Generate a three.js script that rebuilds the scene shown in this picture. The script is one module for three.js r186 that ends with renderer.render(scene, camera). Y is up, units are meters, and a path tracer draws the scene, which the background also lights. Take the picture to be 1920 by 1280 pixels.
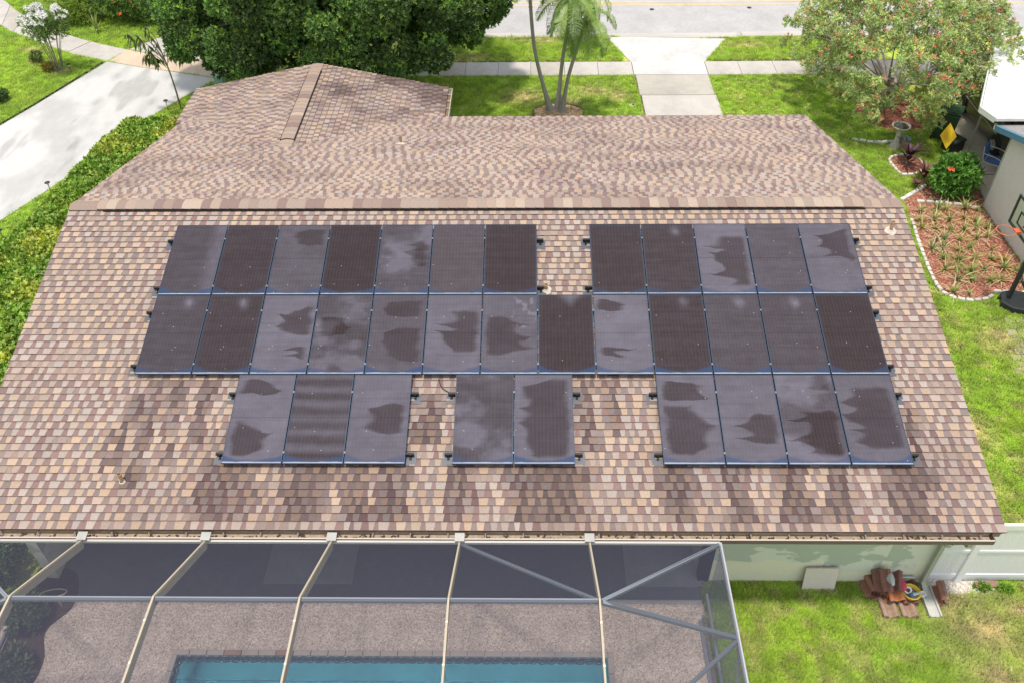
import * as THREE from 'three';
import { mergeGeometries } from 'three/addons/utils/BufferGeometryUtils.js';
import { RoundedBoxGeometry } from 'three/addons/geometries/RoundedBoxGeometry.js';

// ---------------------------------------------------------------- camera, sky, sun, exposure
const scene = new THREE.Scene();
const camera = new THREE.PerspectiveCamera(43.02, 1024 / 682, 0.1, 900);
camera.position.set(0.376, 14.489, 15.305);
camera.rotation.order = 'YXZ';
camera.rotation.set(-0.7445, 0.0249, -0.0174);
const renderer = new THREE.WebGLRenderer({ antialias: true });
renderer.toneMapping = THREE.LinearToneMapping;
renderer.toneMappingExposure = 1.43;
renderer.shadowMap.enabled = true;

function mulberry(a) { return () => { a |= 0; a = a + 0x6D2B79F5 | 0; let t = Math.imul(a ^ a >>> 15, 1 | a); t = t + Math.imul(t ^ t >>> 7, 61 | t) ^ t; return ((t ^ t >>> 14) >>> 0) / 4294967296; }; }
const clamp = (x, a = 0, b = 1) => Math.min(b, Math.max(a, x));
const smooth = (a, b, x) => { const t = clamp((x - a) / (b - a)); return t * t * (3 - 2 * t); };
const mix = (a, b, t) => a + (b - a) * t;
function hash(i, j) { let h = Math.imul(i, 374761393) + Math.imul(j, 668265263) | 0; h = Math.imul(h ^ h >>> 13, 1274126177); return ((h ^ h >>> 16) >>> 0) / 4294967296; }
function vnoise(x, y) {
  const i = Math.floor(x), j = Math.floor(y), u = x - i, v = y - j, a = u * u * (3 - 2 * u), b = v * v * (3 - 2 * v);
  return mix(mix(hash(i, j), hash(i + 1, j), a), mix(hash(i, j + 1), hash(i + 1, j + 1), a), b);
}
function fbm(x, y, n = 4) { let s = 0, a = 0.5, t = 0; for (let k = 0; k < n; k++) { s += a * vnoise(x + k * 17.3, y - k * 9.1); t += a; a *= 0.5; x *= 2.03; y *= 2.03; } return s / t; }

{ // a high thin overcast: bright, slightly blue overhead, white towards the horizon, soft cloud cover
  const w = 512, h = 256, d = new Float32Array(w * h * 4);
  for (let j = 0; j < h; j++) for (let i = 0; i < w; i++) {
    const el = (j + 0.5) / h * Math.PI - Math.PI / 2, az = i / w * Math.PI * 2, s = Math.sin(el);
    let c;
    if (el > 0) {
      const k = 1 / (s + 0.25), cl = smooth(0.35, 0.75, fbm(Math.cos(az) * Math.cos(el) * k * 1.6 + 40, Math.sin(az) * Math.cos(el) * k * 1.6 + 40, 5));
      const z = Math.pow(s, 0.6);
      const clear = [mix(0.76, 0.50, z), mix(0.79, 0.585, z), mix(0.83, 0.73, z)];
      c = clear.map((v, q) => mix(v, [0.83, 0.83, 0.84][q], 0.25 + 0.6 * cl));
    } else c = [0.3, 0.3, 0.28];
    d.set([c[0], c[1], c[2], 1], (j * w + i) * 4);
  }
  const t = new THREE.DataTexture(d, w, h, THREE.RGBAFormat, THREE.FloatType);
  t.mapping = THREE.EquirectangularReflectionMapping; t.magFilter = THREE.LinearFilter; t.minFilter = THREE.LinearFilter; t.needsUpdate = true;
  scene.background = t; scene.environment = t;
  scene.backgroundIntensity = 0.97; scene.environmentIntensity = 0.97;
}
const sun = new THREE.DirectionalLight(0xfff4e4, 2.5);
sun.position.set(-4, 60, 5); sun.target.position.set(0, 0, -4);
sun.castShadow = true; sun.shadow.radius = 9; sun.shadow.mapSize.set(4096, 4096);
Object.assign(sun.shadow.camera, { left: -30, right: 30, top: 30, bottom: -30, near: 1, far: 140 });
scene.add(sun, sun.target);

// ---------------------------------------------------------------- helpers
const used = {};
function numbered(n) { used[n] = (used[n] || 0) + 1; return used[n] === 1 ? n : n + '_' + String(used[n] - 1).padStart(3, '0'); }
function tag(o, label, category, group, kind) { o.userData = { label, category }; if (group) o.userData.group = group; if (kind) o.userData.kind = kind; return o; }
function thing(name, label, category, pos = [0, 0, 0], turn = 0, group) {
  const o = new THREE.Group(); o.name = numbered(name); o.position.set(...pos); o.rotation.y = turn; scene.add(o); return tag(o, label, category, group);
}
function part(parent, name, geo, mat, kind) { const m = new THREE.Mesh(geo, mat); m.name = name; if (kind) m.userData.kind = kind; parent.add(m); return m; }
function single(name, geo, mat, label, category, group, pos) { const m = new THREE.Mesh(geo, mat); m.name = numbered(name); if (pos) m.position.set(...pos); scene.add(m); return tag(m, label, category, group); }
function struct(name, geo, mat, label, category) { const m = new THREE.Mesh(geo, mat); m.name = numbered(name); scene.add(m); return tag(m, label, category, null, 'structure'); }
function copyThing(o, pos, turn, label, name) { const c = o.clone(); c.name = numbered(name || o.name.replace(/_\d{3}$/, '')); c.userData = { ...o.userData }; c.position.set(...pos); c.rotation.y = turn; if (label) c.userData.label = label; scene.add(c); return c; }
const lin = (r, g, b) => new THREE.Color().setRGB(r, g, b);
const std = (o) => new THREE.MeshStandardMaterial({ roughness: 0.85, metalness: 0, side: THREE.DoubleSide, ...o });
function xf(g, p = [0, 0, 0], r = [0, 0, 0], s) {
  const m = new THREE.Matrix4().compose(new THREE.Vector3(...p), new THREE.Quaternion().setFromEuler(new THREE.Euler(...r)), s ? new THREE.Vector3(...s) : new THREE.Vector3(1, 1, 1));
  return g.applyMatrix4(m);
}
function bx(w, h, d, x = 0, y = 0, z = 0, r) { // box with uv in metres
  const g = new THREE.BoxGeometry(w, h, d), uv = g.attributes.uv, s = [[d, h], [d, h], [w, d], [w, d], [w, h], [w, h]];
  for (let i = 0; i < 24; i++) { const q = s[i >> 2]; uv.setXY(i, uv.getX(i) * q[0] + x, uv.getY(i) * q[1] + z); }
  return xf(g, [x, y, z], r || [0, 0, 0]);
}
function rbx(w, h, d, rad, x = 0, y = 0, z = 0, r) { return xf(new RoundedBoxGeometry(w, h, d, 2, rad), [x, y, z], r || [0, 0, 0]); }
function bar(a, b, w, h, upv = [0, 1, 0]) { // box bar from a to b; w across, h along "up"
  const A = new THREE.Vector3(...a), B = new THREE.Vector3(...b), z = B.clone().sub(A), L = z.length(); z.normalize();
  const x = new THREE.Vector3().crossVectors(new THREE.Vector3(...upv), z).normalize(), y = new THREE.Vector3().crossVectors(z, x);
  const g = new THREE.BoxGeometry(w, h, L);
  return g.applyMatrix4(new THREE.Matrix4().makeBasis(x, y, z).setPosition(A.add(B).multiplyScalar(0.5)));
}
function tube(pts, r, seg = 16, rad = 7) {
  const c = new THREE.CatmullRomCurve3(pts.map(p => new THREE.Vector3(...p)));
  const g = new THREE.TubeGeometry(c, seg, 1, rad, false), P = g.attributes.position, n = rad + 1;
  for (let i = 0; i <= seg; i++) { const o = c.getPointAt(i / seg), k = typeof r === 'function' ? r(i / seg) : r; for (let j = 0; j < n; j++) { const q = i * n + j; P.setXYZ(q, o.x + (P.getX(q) - o.x) * k, o.y + (P.getY(q) - o.y) * k, o.z + (P.getZ(q) - o.z) * k); } }
  g.computeVertexNormals(); return g;
}
const lathe = (pts, seg = 24) => new THREE.LatheGeometry(pts.map(p => new THREE.Vector2(...p)), seg);
function poly(pts, y, holes = []) { // flat sheet in xz at height y, uv in metres
  const s = new THREE.Shape(pts.map(p => new THREE.Vector2(p[0], -p[1])));
  for (const h of holes) s.holes.push(new THREE.Path(h.map(p => new THREE.Vector2(p[0], -p[1]))));
  return xf(new THREE.ShapeGeometry(s), [0, y, 0], [-Math.PI / 2, 0, 0]);
}
function slab(pts, y0, y1, bevel = 0) { // extruded outline with vertical thickness
  const s = new THREE.Shape(pts.map(p => new THREE.Vector2(p[0], -p[1])));
  return xf(new THREE.ExtrudeGeometry(s, { depth: y1 - y0 - bevel * 2, bevelEnabled: bevel > 0, bevelSize: bevel, bevelOffset: -bevel, bevelThickness: bevel, bevelSegments: 1 }), [0, y0 + bevel, 0], [-Math.PI / 2, 0, 0]);
}
function quadSheet(pts) { // 3 or 4 points
  const g = new THREE.BufferGeometry(), f = pts.length === 3 ? [0, 1, 2] : [0, 1, 2, 0, 2, 3];
  g.setAttribute('position', new THREE.Float32BufferAttribute(f.flatMap(i => pts[i]), 3));
  g.setAttribute('uv', new THREE.Float32BufferAttribute(f.flatMap(i => [pts[i][0], pts[i][2]]), 2));
  g.computeVertexNormals(); return g;
}
function merge(list) { return mergeGeometries(list.map(g => { const q = g.index ? g.toNonIndexed() : g; for (const k of Object.keys(q.attributes)) if (!['position', 'normal', 'uv', 'color'].includes(k)) q.deleteAttribute(k); return q; })); }
function tex(w, h, f, { srgb = true, repeat, wrap = THREE.RepeatWrapping } = {}) { // f -> [r,g,b] 0..1 (sRGB values when srgb)
  const d = new Uint8Array(w * h * 4);
  for (let j = 0; j < h; j++) for (let i = 0; i < w; i++) { const c = f(i / w, j / h, i, j), o = (j * w + i) * 4; d[o] = clamp(c[0]) * 255; d[o + 1] = clamp(c[1]) * 255; d[o + 2] = clamp(c[2]) * 255; d[o + 3] = 255; }
  const t = new THREE.DataTexture(d, w, h); t.magFilter = THREE.LinearFilter; t.minFilter = THREE.LinearMipmapLinearFilter; t.generateMipmaps = true;
  t.wrapS = t.wrapT = wrap; if (srgb) t.colorSpace = THREE.SRGBColorSpace; if (repeat) t.repeat.set(...repeat); t.needsUpdate = true; return t;
}
const toS = (v) => v <= 0.0031308 ? v * 12.92 : 1.055 * Math.pow(v, 1 / 2.4) - 0.055;
function tileNoise(n, per, seed) { // periodic noise field 0..1 on an n x n grid, cell size n/per
  const r = (i, j) => hash(((i % per) + per) % per + seed * 131, ((j % per) + per) % per + seed * 57);
  return (u, v) => { const x = u * per, y = v * per, i = Math.floor(x), j = Math.floor(y), a = x - i, b = y - j, p = a * a * (3 - 2 * a), q = b * b * (3 - 2 * b); return mix(mix(r(i, j), r(i + 1, j), p), mix(r(i, j + 1), r(i + 1, j + 1), p), q); };
}
// neutral grain maps (multiplied with a material or vertex colour); uv in metres
function grainMap(size, metres, amounts, seed) {
  const ns = amounts.map(([per, a], k) => [tileNoise(size, per, seed + k), a]);
  return tex(size, size, (u, v) => { let s = 1; for (const [f, a] of ns) s += (f(u, v) - 0.5) * a; s = toS(clamp(s * 0.82)); return [s, s, s]; }, { repeat: [1 / metres, 1 / metres] });
}
const G = {
  granule: grainMap(256, 0.6, [[256, 0.5], [110, 0.3], [30, 0.12]], 3),
  concrete: grainMap(1024, 4, [[1024, 0.12], [300, 0.12], [70, 0.08], [28, 0.12], [9, 0.16], [4, 0.12]], 11),
  asphalt: grainMap(1024, 5, [[1024, 0.22], [420, 0.16], [60, 0.12], [14, 0.12], [5, 0.12]], 21),
  stucco: grainMap(512, 1.5, [[512, 0.14], [200, 0.12], [20, 0.06]], 31),
  stone: grainMap(256, 0.7, [[256, 0.25], [60, 0.25], [14, 0.3]], 41),
  metal: grainMap(256, 1.2, [[256, 0.06], [40, 0.1], [8, 0.14]], 51),
};
const M = {
  concrete: std({ color: lin(0.66, 0.655, 0.65), map: G.concrete, roughness: 0.92 }),
  walk: std({ color: lin(0.56, 0.53, 0.50), map: G.concrete, roughness: 0.92 }),
  walkDark: std({ color: lin(0.50, 0.47, 0.42), map: G.concrete, roughness: 0.92 }),
  walkPink: std({ color: lin(0.66, 0.53, 0.40), map: G.concrete, roughness: 0.92 }),
  patio: std({ color: lin(0.62, 0.55, 0.48), map: G.concrete, roughness: 0.92 }),
  asphalt: std({ color: lin(0.50, 0.49, 0.495), map: G.asphalt, roughness: 0.95 }),
  soil: std({ color: lin(0.10, 0.065, 0.045), map: G.stone }),
  blackMetal: std({ color: lin(0.018, 0.018, 0.020), roughness: 0.5, metalness: 0.3 }),
  frame: new THREE.MeshPhysicalMaterial({ color: lin(0.05, 0.075, 0.12), roughness: 0.38, metalness: 0.55, side: THREE.DoubleSide }),
  alu: std({ color: lin(0.56, 0.48, 0.37), map: G.metal, roughness: 0.55 }),
  whiteAlu: std({ color: lin(0.62, 0.61, 0.58), map: G.metal, roughness: 0.5 }),
  vinyl: std({ color: lin(0.74, 0.76, 0.78), roughness: 0.45 }),
  brown: std({ color: lin(0.10, 0.06, 0.055), map: G.metal, roughness: 0.55 }),
  bark: std({ color: lin(0.26, 0.23, 0.20), map: G.stone }),
  stone: std({ color: lin(0.62, 0.57, 0.52), map: G.stone, roughness: 0.95 }),
};

// ---------------------------------------------------------------- ground, paving, road
const inPoly = (pts, x, z) => { let c = false; for (let i = 0, j = pts.length - 1; i < pts.length; j = i++) { const [a, b] = pts[i], [p, q] = pts[j]; if ((b > z) !== (q > z) && x < (p - a) * (z - b) / (q - b) + a) c = !c; } return c; };
function smoothLine(pts, n = 8) { const c = new THREE.CatmullRomCurve3(pts.map(p => new THREE.Vector3(p[0], 0, p[1]))); return c.getPoints(n * (pts.length - 1)).map(p => [p.x, p.z]); }
const pathUp = smoothLine([[-25.5, -25.5], [-22.57, -22.47], [-21.31, -21.10], [-20.37, -20.24], [-18.25, -18.76], [-16.89, -18.02], [-15.39, -17.36]]);
const pathLo = smoothLine([[-24.5, -23.2], [-21.59, -19.83], [-20.76, -19.12], [-19.78, -18.48], [-17.73, -17.15], [-15.82, -16.31]]);
const OUT = {
  path: [...pathUp, ...pathLo.slice().reverse()],
  drive: [[-15.82, -16.28], [-14.30, -15.74], [-10.88, -14.72], [-11.32, -14.51], ...smoothLine([[-11.32, -14.51], [-12.79, -11.71], [-14.33, -7.5], [-15.16, -5.64], [-17.0, -1.5]]), [-21.5, -1.5], [-17.73, -11.31], [-17.16, -12.72]],
  pink: [[-15.78, -16.33], [-15.39, -17.36], [-13.9, -16.75], [-10.2, -15.6], [-10.86, -14.76], [-14.29, -15.78]],
  driveTop: [[-15.33, -17.38], [-14.4, -18.6], [-8.6, -18.5], [-10.15, -15.64], [-13.88, -16.79]],
  front: [[4.42, -10.2], [4.30, -14.88], [7.03, -14.86], [7.03, -10.2]],
  apron: [[4.28, -15.96], [3.5, -18.22], [8.2, -18.0], [7.05, -15.93]],
  patio: [[13.95, -6.35], [14.03, -8.85], [14.5, -10.6], [15.15, -12.5], [15.9, -16.6], [20, -16.6], [20, -6.35]],
  bed: [[11.49, -6.52], [11.40, -5.37], [11.28, -4.59], [11.17, -3.61], [11.11, -2.8], [11.15, -2.25], [11.38, -2.0], [11.76, -1.9], [12.19, -1.97], [12.5, -2.2], [12.8, -2.28], [13.68, -2.2], [13.72, -6.2], [13.95, -6.4], [13.95, -7.3], [12.75, -7.35], [12.42, -7.32], [12.08, -7.03]],
  ringBed: [[11.76, -8.71], [11.95, -9.0], [12.43, -9.1], [12.7, -8.75], [12.64, -8.23], [12.3, -7.95], [11.88, -7.95]],
  palmRing: Array.from({ length: 28 }, (_, i) => [1.43 + 0.86 * Math.cos(i / 28 * 6.283), -12.02 + 0.6 * Math.sin(i / 28 * 6.283)]),
  treeBed: [[11.9, -11.2], [12.3, -10.7], [12.9, -10.6], [13.5, -10.8], [13.8, -11.7], [13.6, -13.0], [12.6, -13.4], [11.8, -12.8], [11.6, -11.9]],
};
const bare = [[8.75, 7.3, 1.2, 0.8], [8.2, 6.75, 1.1, 0.5], [8.5, 8.2, 0.8, 0.6], [9.4, 7.8, 0.7, 0.6], [9.3, 6.9, 0.8, 0.4], [6.4, 8.5, 0.7, 0.3], [11.9, -0.4, 0.7, 0.7], [12.5, 0.9, 0.6, 0.9], [10.2, 2.5, 0.5, 0.6], [0.2, -13.2, 1.0, 0.7], [2.6, -13.6, 0.9, 0.5], [3.6, -13.2, 0.5, 0.5], [1.9, -12.9, 0.6, 0.4], [-1.9, -16.35, 1.4, 0.45], [1.0, -17.9, 1.6, 0.3], [-18.6, -16.2, 0.35, 0.25], [-17.3, -15.5, 0.6, 0.4], [-19.2, -17.4, 0.6, 0.3], [9.0, -17.4, 1.2, 0.35], [-12.3, -7.4, 0.3, 0.8], [-13.2, -6.3, 0.6, 0.8]];
function dryness(x, z) {
  let d = 0; for (const [a, b, rx, rz] of bare) { const q = Math.hypot((x - a) / rx, (z - b) / rz); d = Math.max(d, 1 - q * 0.8); }
  d = clamp(d) * (0.35 + 1.3 * fbm(x * 4.1, z * 4.1, 3));
  const mott = smooth(0.42, 0.72, fbm(x * 4.6 + 5, z * 4.6 + 9, 5));
  const region = x > 8 && z > -3 ? 0.5 : x > 3.5 && z > 6 ? 0.55 : x < -10 ? 0.15 : 0.36;
  return clamp(Math.max(d, mott * region));
}
function lawnColor(x, z, j) { // linear
  const d = dryness(x, z), n = fbm(x * 0.9 + 30, z * 0.9 + 12, 3), f = 0.5 * vnoise(x * 23, z * 23) + 0.5 * vnoise(x * 7.5 + 3, z * 7.5);
  let c = [mix(0.27, 0.44, n * 0.7 + 0.3 * f), mix(0.46, 0.59, n * 0.7 + 0.3 * f), mix(0.028, 0.07, f)];
  const s = [0.58, 0.46, 0.27];
  const k = (0.72 + 0.62 * j) * (0.88 + 0.30 * smooth(0.25, 0.75, vnoise(x * 5.1 + 50, z * 5.1)));
  return c.map((v, i) => mix(v, s[i], d * 0.8) * k);
}
const lawnMap = tex(2048, 2048, (u, v, i, j) => {
  const x = u * 48 - 26, z = 14 - v * 40; const h = hash(i, j);
  const c = lawnColor(x, z, h), m = 0.62 + 0.5 * hash(i >> 1, (j >> 1) + 999), dd = dryness(x, z);
  return [toS(c[0] * m + 0.02 + dd * 0.03), toS(c[1] * m * 0.9 + 0.008 + dd * 0.02), toS(c[2] * m + 0.008 + dd * 0.012)];
}, { wrap: THREE.MirroredRepeatWrapping });
lawnMap.repeat.set(1 / 48, 1 / 40); lawnMap.offset.set(26 / 48, 14 / 40);
struct('lawn', poly([[-400, -400], [400, -400], [400, 400], [-400, 400]], 0, [[[-6.3, 7.4], [2.2, 7.4], [2.2, 13.2], [-6.3, 13.2]]]), std({ map: lawnMap, roughness: 1 }), 'mottled green lawn around the house', 'lawn');

{ // street with gutter kerb and yellow line
  struct('road', poly([[-9.5, -18.6], [-12.5, -19.5], [-15, -21.5], [-16.5, -24.5], [-17, -28], [-17, -60], [60, -60], [60, -27.5], [120, -27.5], [120, -18.25], [10, -18.35]], 0.004), M.asphalt, 'pale worn asphalt street at the top', 'road');
  const kerb = struct('kerb', bx(0.01, 0.01, 0.01, 3, -0.3, -18.3), M.walk, 'low concrete gutter kerb along the street', 'kerb');
  for (let x = -9.4; x < 40; x += 3.05) { const z = -18.42 + x * 0.0024; if (x + 3 > 3.2 && x < 8.4) continue; part(kerb, 'kerb_block', rbx(3.03, 0.1, 0.42, 0.02, x + 1.5, 0.0, z), M.walk); }
  const apr = part(kerb, 'gutter_pan', rbx(5.6, 0.02, 0.42, 0.005, 5.9, 0.004, -18.38), M.walk);
  struct('centre_line', merge([poly([[-14, -21.55], [120, -21.5], [120, -21.38], [-14, -21.43]].reverse(), 0.008), poly([[-14, -21.87], [120, -21.82], [120, -21.7], [-14, -21.75]].reverse(), 0.008)]),
    std({ color: lin(0.72, 0.55, 0.30), map: G.asphalt, roughness: 0.9 }), 'double yellow painted line along the street', 'road marking');
  for (const [x, z] of [[0.5, -21.35], [3.1, -21.2], [5.6, -21.0], [-1.1, -21.3], [9.7, -21.1]]) single('manhole_cover', xf(new THREE.CylinderGeometry(0.09, 0.1, 0.012, 14), [x, 0.012, z]), M.blackMetal, 'small dark round valve cover set in the street', 'cover', 'valve covers in the street');
}
{ // public sidewalk: slabs with joints
  const sw = struct('sidewalk', poly([[-7.9, -14.84], [15.8, -14.84], [15.8, -16.06], [-7.9, -16.06]], 0.002), M.soil, 'concrete sidewalk of square slabs along the street', 'sidewalk');
  const js = [-7.8, -6.55, -5.35, -4.1, -3.2, -1.95, -0.73, 0.49, 1.75, 3.0, 4.29]; for (let i = 0; i < js.length - 1; i++) part(sw, 'slab', rbx(js[i + 1] - js[i] - 0.012, 0.05, 1.12, 0.008, (js[i] + js[i + 1]) / 2, 0.01, -15.42 + 0.012 * (js[i] - 2) * 0.3), i % 3 === 1 ? M.walkDark : M.walk);
  const jr = [7.04, 8.27, 9.57, 10.8, 12.05, 13.3, 14.55, 15.8]; for (let i = 0; i < jr.length - 1; i++) part(sw, 'slab', rbx(jr[i + 1] - jr[i] - 0.012, 0.05, 1.12, 0.008, (jr[i] + jr[i + 1]) / 2, 0.01, -15.4), M.walk);
  part(sw, 'slab', rbx(2.72, 0.052, 1.06, 0.008, 5.665, 0.01, -15.42), M.concrete);
  const fd = struct('front_driveway', poly(OUT.front, 0.003), M.soil, 'pale concrete front walk running to the street', 'driveway');
  part(fd, 'slab', rbx(2.66, 0.05, 1.58, 0.008, 5.69, 0.012, -14.07), M.walkDark);
  part(fd, 'slab', rbx(2.64, 0.05, 2.9, 0.008, 5.74, 0.013, -11.80), M.walk);
  struct('driveway_apron', slab(OUT.apron, -0.02, 0.032, 0.006), M.concrete, 'flared pale concrete apron meeting the street', 'apron');
}
{ // neighbour's diagonal driveway and curved walk
  const stain = tex(1024, 1024, (u, v) => { const a = fbm(u * 14, v * 9, 5), b = fbm(u * 60 + 3, v * 40, 3), c = smooth(0.62, 0.8, fbm(u * 22 + 9, v * 7 + 4, 4)); const s = toS(clamp(0.86 - 0.16 * smooth(0.45, 0.75, a) - 0.08 * b - 0.2 * c)); return [s, s, s * 0.995]; }, { repeat: [1 / 14, 1 / 14], wrap: THREE.MirroredRepeatWrapping });
  struct('driveway', slab(OUT.drive, -0.03, 0.034, 0.008), std({ color: lin(0.64, 0.64, 0.645), map: stain, roughness: 0.9 }), 'wide white concrete driveway running diagonally past the hedge', 'driveway');
  struct('driveway_strip', slab(OUT.pink, -0.03, 0.03, 0.008), M.walkPink, 'peach toned concrete strip across the white driveway', 'driveway');
  struct('driveway_end', slab(OUT.driveTop, -0.03, 0.032, 0.008), M.walk, 'concrete driveway end under the big tree', 'driveway');
  const w = struct('garden_path', poly(OUT.path, 0.003), M.soil, 'curved concrete walk across the left lawn', 'path');
  const n = pathUp.length, m = pathLo.length; const up = k => pathUp[Math.round(k * (n - 1))], lo = k => pathLo[Math.round(k * (m - 1))];
  const cuts = [0, 0.22, 0.4, 0.58, 0.8, 1];
  for (let i = 0; i < cuts.length - 1; i++) { const a = cuts[i] + (i ? 0.004 : 0), b = cuts[i + 1]; const T = [], B = []; for (let k = 0; k <= 8; k++) { const q = a + (b - a) * k / 8, ii = q * (n - 1), jj = q * (m - 1); const L = (arr, s) => { const f = Math.min(Math.floor(s), arr.length - 2), t = s - f; return [mix(arr[f][0], arr[f + 1][0], t), mix(arr[f][1], arr[f + 1][1], t)]; }; T.push(L(pathUp, ii)); B.push(L(pathLo, jj)); }
    part(w, 'slab', slab([...T, ...B.reverse()], -0.02, 0.028, 0.006), i === 1 ? M.walkDark : M.walk); }
  struct('patio', slab(OUT.patio, -0.03, 0.03, 0.008), M.patio, 'beige concrete pad beneath the white carport roof', 'patio');
  single('lawn_edging', tube([[-15.95, 0.03, -16.2], [-17.2, 0.03, -12.75], [-17.8, 0.03, -11.3], [-21.4, 0.03, -1.6]], 0.045, 40, 5), M.blackMetal, 'black edging strip along the left side of driveway', 'edging');
}
// ---------------------------------------------------------------- planting beds
const mulchMap = tex(512, 512, (u, v) => { const n = tileNoise(512, 170, 5)(u, v), m = tileNoise(512, 90, 6)(u * 1, v), k = n * 0.6 + m * 0.4; return [toS(mix(0.12, 0.52, k)), toS(mix(0.035, 0.24, k * k)), toS(mix(0.025, 0.17, k * k))]; }, { repeat: [1 / 1.6, 1 / 1.6] });
M.mulch = std({ map: mulchMap, roughness: 1 });
struct('mulch_bed', poly(OUT.bed.slice().reverse(), 0.012), M.mulch, 'red mulch bed beside the white neighbouring wall', 'bed');
struct('ring_mulch', poly(OUT.ringBed.slice().reverse(), 0.012), M.mulch, 'small mulch circle around the purple plant', 'bed');
struct('tree_mulch', poly(OUT.treeBed.slice().reverse(), 0.010), std({ map: mulchMap, color: lin(0.55, 0.62, 0.55) }), 'brown mulch circle under the red flowering tree', 'bed');
struct('palm_bed', poly(OUT.palmRing, 0.012), std({ map: mulchMap, color: lin(1.0, 1.25, 1.2) }), 'oval bed of bark chips at the palm trunks', 'bed');

// chips and gravel: real small pieces, nobody could count them
function scatter(name, label, category, geo, mat, n, place, color, seed) {
  const r = mulberry(seed), m = new THREE.InstancedMesh(geo, mat, n), o = new THREE.Object3D(), c = new THREE.Color(); let k = 0, guard = 0;
  while (k < n && guard++ < n * 40) { const p = place(r); if (!p) continue; o.position.set(p[0], p[1], p[2]); o.rotation.set(p[4] ?? r() * 6, r() * 6.283, p[5] ?? r() * 6); const s = p[3] ?? 1; o.scale.set(s, s * (p[6] ?? 1), s); o.updateMatrix(); m.setMatrixAt(k, o.matrix); c.setRGB(...color(r, p[0], p[2])); m.setColorAt(k, c); k++; }
  m.count = k; m.name = numbered(name); scene.add(m); return tag(m, label, category, null, 'stuff');
}
const chip = bx(0.07, 0.008, 0.016), pebble = new THREE.IcosahedronGeometry(0.028, 0);
scatter('mulch_chips', 'red bark chips spread over the garden beds', 'mulch', chip, std({ roughness: 1 }), 16000, r => { const x = 10.5 + r() * 3.6, z = -14 + r() * 12.2; if (!(inPoly(OUT.bed, x, z) || inPoly(OUT.ringBed, x, z) || (inPoly(OUT.treeBed, x, z) && r() < 0.12))) return; return [x, 0.018 + r() * 0.012, z, 0.6 + r() * 0.9, (r() - 0.5) * 0.5, (r() - 0.5) * 0.5]; }, r => { const k = r(); return k < 0.2 ? [0.52, 0.36, 0.27] : [0.20 + 0.28 * k, 0.07 + 0.11 * k, 0.05 + 0.07 * k]; }, 71);
scatter('bark_chips', 'pale bark chips in the oval palm bed', 'bark', bx(0.09, 0.012, 0.04), std({ roughness: 1 }), 1500, r => { const x = 0.5 + r() * 1.9, z = -12.7 + r() * 1.3; if (!inPoly(OUT.palmRing, x, z)) return; return [x, 0.02 + r() * 0.015, z, 0.7 + r(), (r() - 0.5) * 0.6, (r() - 0.5) * 0.6]; }, r => { const k = r(); return [0.28 + 0.38 * k, 0.19 + 0.28 * k, 0.10 + 0.18 * k]; }, 72);
scatter('gravel', 'white and tan gravel at the foot of the white fence', 'gravel', pebble, std({ roughness: 0.95 }), 4200, r => { const x = 7.85 + r() * 1.35, z = 6.2 + r() * r() * 0.62; if (z > 6.42 + 0.35 * vnoise(x * 3, 2)) return; return [x, 0.012, z, 0.5 + r() * 0.7]; }, r => { const k = r(); return [0.36 + 0.42 * k, 0.32 + 0.4 * k, 0.28 + 0.38 * k]; }, 73);
scatter('stray_gravel', 'loose pebbles strewn along the shady patio edge', 'gravel', pebble, std({ roughness: 0.95 }), 700, r => { const z = -7.6 - r() * 1.9, x = 13.78 + r() * 0.3; return [x, 0.012, z, 0.5 + r() * 0.9]; }, r => { const k = r(); return [0.4 + 0.3 * k, 0.34 + 0.3 * k, 0.30 + 0.28 * k]; }, 74);

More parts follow.
